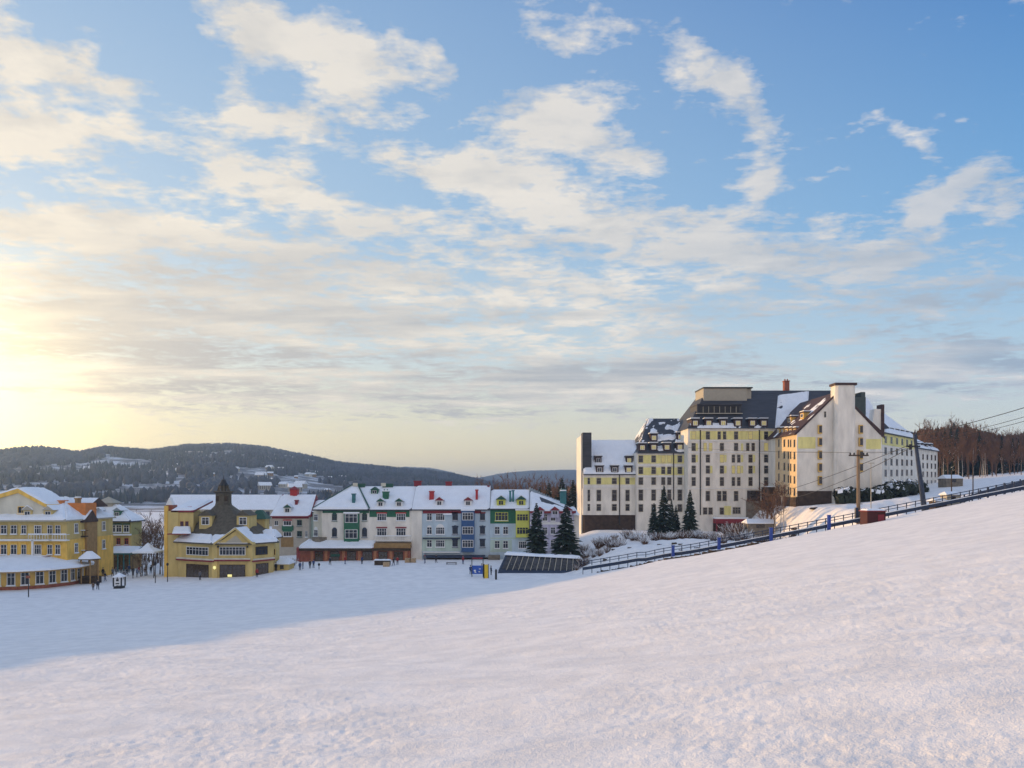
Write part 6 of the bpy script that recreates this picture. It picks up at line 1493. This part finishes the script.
    # small hut with snow cap and dark lean-to
    for px, py0, py1, w, wm, lab in ((953.5, 492, 503, 0.95, GREYBOX, 'tiny pale hut with thick snow cap beside the far railing'), (942.5, 498.5, 507, 1.0, DARKWOOD, 'dark low hut with sloping snowy roof, left of the tiny pale hut')):
        xh, yh = crest_pt(px, 3); zh = ZP(py1 + 4, yh); zt5 = ZP(py0 + 2.2, yh); r5 = thing('hut', lab, 'hut', (xh, yh, zh)); O = tuple(r5.location)
        link('wall', MB().box(xh - w, xh + w, yh, yh + 1.8, zh - .5, zt5).mesh('wall', wm, O), r5); b = MB(); b.roof(xh - w - .15, xh + w + .15, yh - .2, yh + 2, zt5 + .003, zt5 + .4, yh + .9, .3, .3, .1); link('roof', b.mesh('roof', SNOW, O), r5); link('window', MB().box(xh - .3, xh + .3, yh - .04, yh - .002, zt5 - .7, zt5 - .25).mesh('window', GLASSD, O), r5)
    # thin post beside the railing
    for px, py0, py1, lab in ((973, 462, 491, 'thin dark post in the snowy clearing'), (951.5, 470, 490, 'short dark post left of the clearing')):
        Yp = 150; xp, yp = at(px, Yp); o = link('post', MB().tube((0, 0, -1), (0, 0, ZP(py0, Yp) - hz(xp, yp)), .12, .08, 6).mesh('post', DARKWOOD), None, (xp, yp, hz(xp, yp))); tag(o, lab, 'post')
    # grey shed and snowy-roofed annex
    for px0, px1, py0, py1, Yh, wm, lab in ((946, 963, 478, 489, 215, STONE, 'grey green low shed with snowy roof at the wood edge'), (748, 776, 523, 532, 182, STONE, 'low stone shed with snowy roof below the hotel annex'), (276.5, 288.5, 563.5, 575, 158, YELLOW, 'small yellow hut with snowy roof right of the yellow hall')):
        xh, yh = at((px0 + px1) / 2, Yh); zt6 = ZP(py0, Yh); zh = hz(xh, yh); r6 = thing('shed', lab, 'shed', (xh, yh, zh)); O = tuple(r6.location); w = (px1 - px0) / 2 / F0 * Yh
        link('wall', MB().box(xh - w, xh + w, yh, yh + 4, zh - 1, zt6).mesh('wall', wm, O), r6); b = MB(); b.roof(xh - w - .3, xh + w + .3, yh - .4, yh + 4.4, zt6 + .003, zt6 + .9, yh + 2, .5, .5, .15); link('roof', b.mesh('roof', SNOW, O), r6); link('window', MB().box(xh - w * .4, xh + w * .2, yh - .05, yh - .002, zt6 - 1.1, zt6 - .3).mesh('window', GLASSD, O), r6)
build_poles()

# ---------------------------------------------------------------- square: tent, pavilion, kiosk, boards, lamps
def build_square():
    x, y = at(148, 157); z = hz(x, y); r = thing('tent', 'pointed white tent roof on thin posts, left of the yellow hall', 'tent', (x, y, z)); O = tuple(r.location); ze, zt = ZP(551, 157), ZP(542.5, 157); w = 2.1
    b = MB(); i = [b.pt(p) for p in ((x - w, y - w, ze), (x + w, y - w, ze), (x + w, y + w, ze), (x - w, y + w, ze), (x, y, zt), (x - w, y - w, ze - .3), (x + w, y - w, ze - .3), (x + w, y + w, ze - .3), (x - w, y + w, ze - .3))]
    # concave tent: a ring half way
    h = [b.pt((x + sx * w * .42, y + sy * w * .42, ze + (zt - ze) * .38)) for sx, sy in ((-1, -1), (1, -1), (1, 1), (-1, 1))]
    for k in range(4): b.facei([i[k], i[(k + 1) % 4], h[(k + 1) % 4], h[k]]); b.facei([h[k], h[(k + 1) % 4], i[4]]); b.facei([i[5 + k], i[5 + (k + 1) % 4], i[(k + 1) % 4], i[k]])
    link('canopy', b.mesh('canopy', SNOW, O), r)
    for sx in (-1, 1):
        for sy in (-1, 1): link('post', MB().tube((x + sx * (w - .1), y + sy * (w - .1), z - .2), (x + sx * (w - .1), y + sy * (w - .1), ze), .07, n=5).mesh('post', DARKWOOD, O), r)
    x, y = at(89.5, 147); z = hz(x, y); r = thing('pavilion', 'small brown open pavilion with snowy hipped roof beside the ochre rotunda', 'pavilion', (x, y, z)); O = tuple(r.location); ze, zt = ZP(558.5, 147), ZP(552.5, 147)
    link('wall', MB().box(x - 1.5, x + 1.5, y - .8, y + 1.4, z - .3, z + 1.2).mesh('wall', DARKWOOD, O), r)
    for k in range(6): a = k * math.pi / 3; link('post', MB().tube((x + 1.6 * math.cos(a), y + 1.5 * math.sin(a), z - .3), (x + 1.6 * math.cos(a), y + 1.5 * math.sin(a), ze), .12, n=5).mesh('post', BROWNW, O), r)
    b = MB(); b.lathe(x, y, [(2.1, ze - .15), (2.1, ze), (.5, zt)], 6); ro = link('roof', b.mesh('roof', DARKWOOD, O), r); b = MB(); b.lathe(x, y, [(2.08, ze + .01), (1.95, ze + .25), (.5, zt + .25)], 6); link('snow', b.mesh('snow', SNOW, O), ro)
    # information kiosk, lantern shaped
    x, y = at(119.3, 139); z = hz(x, y); r = thing('kiosk', 'black framed lantern shaped notice kiosk with white panels and a snowy cap', 'kiosk', (x, y, z)); O = tuple(r.location); w = .68; h = ZP(577, 139) - z
    link('base', MB().box(x - w, x + w, y - w, y + w, z - .3, z + .35).mesh('base', BLACK, O), r)
    for sx in (-1, 1):
        for sy in (-1, 1): link('post', MB().box(x + sx * w - .09, x + sx * w + .09, y + sy * w - .09, y + sy * w + .09, z + .353, z + h).mesh('post', BLACK, O), r)
    link('panel', MB().box(x - w + .1, x + w - .1, y - w + .03, y - w + .08, z + .55, z + h - .25).mesh('panel', WTRIM, O), r)
    b = MB(); b.box(x - .22, x + .22, y - w - .02, y - w + .027, z + 1.25, z + 1.6); b.box(x - .3, x + .3, y - w - .02, y - w + .027, z + .75, z + .95); link('notice', b.mesh('notice', BLACK, O), r)
    b = MB(); b.lathe(x, y, [(1.15, z + h), (1.1, z + h + .15), (.1, z + h + .7)], 4, rot=math.pi / 4); link('cap', b.mesh('cap', SNOW, O), r)
    # piste board group
    x, y = at(477.5, 148); z = hz(x, y); r = thing('piste_map_board', 'blue map board with white patches on dark posts, left of the glazed tunnel', 'sign board', (x, y, z)); O = tuple(r.location); w = .95
    z0, z1 = ZP(574, 148), ZP(565.5, 148); link('panel', MB().box(x - w, x + w, y - .05, y + .05, z0, z1).mesh('panel', mat('sign_blue', (.03, .10, .42), .5), O), r)
    rr = random.Random(4)
    for k in range(5): a = x - w * .8 + rr.random() * w * 1.3; c = z0 + .15 + rr.random() * .9; link('map_patch', MB().box(a, a + rr.uniform(.15, .4), y - .075 - .003 * k, y - .053, c, c + rr.uniform(.1, .3)).mesh('map_patch', WTRIM, O), r)
    for s in (-1, 1): link('post', MB().box(x + s * (w + .08) - .07, x + s * (w + .08) + .07, y - .06, y + .08, z - .4, ZP(557, 148)).mesh('post', BLACK, O), r)
    link('crossbar', MB().box(x - w - .003, x + w + .003, y - .05, y + .07, ZP(559, 148), ZP(557.5, 148)).mesh('crossbar', DRED, O), r)
    x, y = at(486.3, 146); z = hz(x, y); r = thing('padded_post', 'yellow and black padded board beside the blue map board', 'sign', (x, y, z)); O = tuple(r.location); z1 = ZP(564.5, 146)
    link('panel', MB().box(x - .33, x + .33, y - .05, y + .05, z - .1, z1).mesh('panel', mat('sign_yellow', (.75, .50, .03), .5), O), r); link('frame', MB().box(x - .55, x - .333, y - .07, y + .07, z - .1, z1 + .1).mesh('frame', BLACK, O), r); link('frame', MB().box(x + .333, x + .45, y - .07, y + .07, z - .1, z1 + .1).mesh('frame', BLACK, O), r)
    x, y = at(496, 144); z = hz(x, y); o = link('bollard', MB().lathe(0, 0, [(.18, -.3), (.18, 1.7), (.1, 1.85)], 8).mesh('bollard', BLACK), None, (x, y, z)); tag(o, 'black bollard at the left end of the glazed tunnel', 'bollard')
    # flag and direction posts, lamps
    for px, py0, Y, lab in ((155.3, 565, 146, 'thin dark lamp post on the square, left of the yellow hall'), (167.5, 566, 147, 'dark lamp post closest to the left corner of the yellow hall'), (28.5, 575, 128, 'short dark signpost before the ochre rotunda'), (319, 566, 158, 'thin dark post before the left end of the brick arcade')):
        x, y = at(px, Y); z = hz(x, y); h = ZP(py0, Y) - z; r = thing('lamp_post' if px > 100 else 'signpost', lab, 'post', (x, y, z)); O = tuple(r.location)
        link('pole', MB().tube((x, y, z - .3), (x, y, z + h), .09, .06, 6).mesh('pole', BLACK, O), r); link('lamp_head', MB().lathe(x, y, [(.1, z + h + .003), (.24, z + h + .25), (.22, z + h + .45), (.03, z + h + .6)], 6).mesh('lamp_head', BLACK, O), r) if px > 100 else link('sign', MB().box(x - .35, x + .35, y - .12, y - .07, z + h - .5, z + h - .1).mesh('sign', BRICK, O), r)
    # snow covered counter, crates, dark mat
    x, y = at(382.5, 166); z = hz(x, y); r = thing('bar_counter', 'dark open-air counter with snow on top before the brick arcade', 'counter', (x, y, z)); O = tuple(r.location)
    link('body', MB().box(x - 1.6, x + 1.6, y - .5, y + .5, z - .2, z + 1.0).mesh('body', DARKWOOD, O), r); s = MB(); s.patch(((x - 1.8, y - .6, z + 1.02), (x + 1.8, y - .6, z + 1.02), (x + 1.8, y + .6, z + 1.02), (x - 1.8, y + .6, z + 1.02)), .3, 1.0, 3, .3, edge=.15); link('snow', s.mesh('snow', SNOW, O), r)
    for px, lab in ((386.5, 'pale wooden crate standing before the snowy counter'), (408, 'pale wooden crate left of the white house front'), (413, 'pale wooden crate nearest to the small red door')):
        x, y = at(px, 163 if px < 400 else 172); z = hz(x, y); b = MB(); b.box(-.6, .6, -.5, .5, -.2, .9)
        for q in range(3): b.box(-.64, .64, -.54, -.503, .05 + .3 * q, .25 + .3 * q)
        o = link('crate', b.mesh('crate', mat('pale_wood', (.42, .30, .18), .8, var=.2, scale=3)), None, (x, y, z)); tag(o, lab, 'crate')
    x, y = at(451.5, 168); z = hz(x, y); b = MB(); b.box(-1.1, 1.1, -.5, .5, .25, .33); b.box(-1.0, -.9, -.45, .45, -.2, .247); b.box(.9, 1.0, -.45, .45, -.2, .247); o = link('bench', b.mesh('bench', DARKWOOD), None, (x, y, z)); tag(o, 'low dark bench alone on the snow before the blue oriel', 'bench')
build_square()

# ---------------------------------------------------------------- people
def person_mesh(pose, seed):
    J = {'pelvis': (0, 0, .93), 'chest': (0, -.02, 1.22), 'neck': (0, 0, 1.47), 'head': (0, -.01, 1.58), 'top': (0, 0, 1.72)}
    s = {0: 0.0, 1: 0.22, 2: 0.12}[pose]
    for sd, n in ((-1, 'L'), (1, 'R')):
        f = s * sd
        J['hip' + n] = (.10 * sd, 0, .88); J['knee' + n] = (.11 * sd, -f * .6 - .03, .49); J['foot' + n] = (.12 * sd, -f * 1.1, .08 + max(0, -f) * .2); J['toe' + n] = (.13 * sd, -f * 1.1 - .17, .04 + max(0, -f) * .1)
        J['sh' + n] = (.19 * sd, 0, 1.41); J['el' + n] = (.25 * sd, f * .5 + .02, 1.13); J['ha' + n] = (.25 * sd, f * .9 - .10, .88); J['ft' + n] = (.24 * sd, f * .9 - .14, .80)
    E = [('pelvis', 'chest'), ('chest', 'neck'), ('neck', 'head'), ('head', 'top')]
    for n in 'LR': E += [('pelvis', 'hip' + n), ('hip' + n, 'knee' + n), ('knee' + n, 'foot' + n), ('foot' + n, 'toe' + n), ('chest', 'sh' + n), ('sh' + n, 'el' + n), ('el' + n, 'ha' + n), ('ha' + n, 'ft' + n)]
    R = dict(pelvis=.17, chest=.17, neck=.065, head=.105, top=.07, hip=.12, knee=.075, foot=.06, toe=.045, sh=.085, el=.06, ha=.045, ft=.03)
    names = list(J); me = bpy.data.meshes.new('body'); me.from_pydata([J[n] for n in names], [(names.index(a), names.index(b)) for a, b in E], [])
    o = bpy.data.objects.new('tmp', me); COL.objects.link(o); sk = o.modifiers.new('s', 'SKIN'); sl = me.skin_vertices[0].data
    for i, n in enumerate(names): r = R.get(n, R.get(n[:-1], .06)); sl[i].radius = (r, r * .8 if n in ('pelvis', 'chest') else r); sl[i].use_root = (n == 'pelvis')
    o.modifiers.new('u', 'SUBSURF').levels = 1
    dg = bpy.context.evaluated_depsgraph_get(); m2 = bpy.data.meshes.new_from_object(o.evaluated_get(dg)); bpy.data.objects.remove(o); m2.name = 'body'
    return m2
PM = [person_mesh(k, k) for k in range(3)]
def person(px, Y, pose, rz, jacket, trousers, label, hat=BLACK, sc=1.0):
    x, y = at(px, Y); r = thing('person', label, 'person', (x, y, hz(x, y)), rz); r.scale = (sc,) * 3
    me = PM[pose].copy(); me.materials.clear()
    for m in (jacket, trousers, BLACK, SKIN): me.materials.append(m)
    for p in me.polygons:
        c = p.center; p.material_index = 3 if c.z > 1.50 or (c.z < .86 and abs(c.x) > .19) else (0 if c.z > .84 else (2 if c.z < .16 else 1)); p.use_smooth = True
    link('body', me, r); b = MB(); b.lathe(0, 0.005, [(.115, 1.62), (.12, 1.68), (.09, 1.76), (.02, 1.80)], 10); link('hat', b.mesh('hat', hat, smooth=True), r)
DK = mat('dark_cloth', (.02, .02, .03), .9); BL = mat('blue_cloth', (.03, .06, .16), .9); RD = mat('red_cloth', (.30, .03, .03), .9); GR = mat('grey_cloth', (.14, .14, .15), .9); BW = mat('brown_cloth', (.12, .07, .04), .9)
for a in ((97.8, 137, 1, .6, DK, DK, 'person in dark winter clothes walking across the snow, right of a smaller one'), (93.2, 136, 2, .4, BW, DK, 'short person in brown coat beside the dark-clad walker', DK, .78),
          (105, 150, 1, 2.5, DK, BL, 'person in dark jacket walking on the square behind the two at the front'), (98, 156, 0, 0, BW, DK, 'person in brown coat standing by the brown pavilion'),
          (112.5, 158, 2, 1.2, GR, DK, 'person in grey jacket under the long snowy awning'), (133, 160, 0, .3, DK, DK, 'person in black standing left of the white tent, nearer the awning'),
          (139, 162, 1, -.8, RD, DK, 'person in red jacket walking under the white tent'), (310, 160, 0, 0, DK, DK, 'person in black standing before the brick arcade, left of its post'),
          (313.5, 161, 0, .7, BL, DK, 'person in blue jacket standing close to one in black by the arcade'), (393.5, 165, 2, 1.0, DK, DK, 'person in black walking past the snowy counter'),
          (397.5, 167, 0, 0, RD, DK, 'person in red jacket standing by the arcade door'), (470.5, 151, 0, .5, BL, BL, 'person in blue standing left of the blue map board'),
          (491, 150, 0, 2.0, DK, DK, 'person in black standing between yellow board and glazed tunnel'), (481.8, 153, 1, 1.5, GR, DK, 'person in grey walking behind the map board'),
          (200, 148, 0, 1.0, GR, DK, 'person in grey standing at the left shop window of the yellow hall'), (257, 149, 0, .2, RD, DK, 'person in red standing at the right shop window of the yellow hall')):
    person(*a)

for k, (px, Y) in enumerate(((103, 158), (108, 162), (116, 160), (121, 163), (127, 159), (129, 165), (142, 165), (145, 159), (151, 163), (137, 157), (124, 153))):
    person(px, Y, k % 3, k * 1.3, (DK, BL, GR, BW)[k % 4], (DK, GR)[k % 2], 'person in dark winter clothes among the scattered crowd between awning and tent', (DK, GR)[k % 2])
    COL.objects[-1] if False else None
for o in list(bpy.data.objects):
    if o.get('label', '').startswith('person in dark winter clothes among'): o['group'] = 'crowd between awning and tent'
for k, (px, Y) in enumerate(((276, 157), (284, 160), (300, 157), (303, 159), (330, 166), (345, 168), (362, 168), (425, 170), (436, 171), (463, 168))):
    person(px, Y, k % 3, k * 1.7, (DK, RD, BL, GR)[k % 4], (DK, BL)[k % 2], 'person in winter clothes strolling along the foot of the village row', (DK, RD)[k % 2])
for o in list(bpy.data.objects):
    if o.get('label', '').startswith('person in winter clothes strolling'): o['group'] = 'people along the foot of the village row'
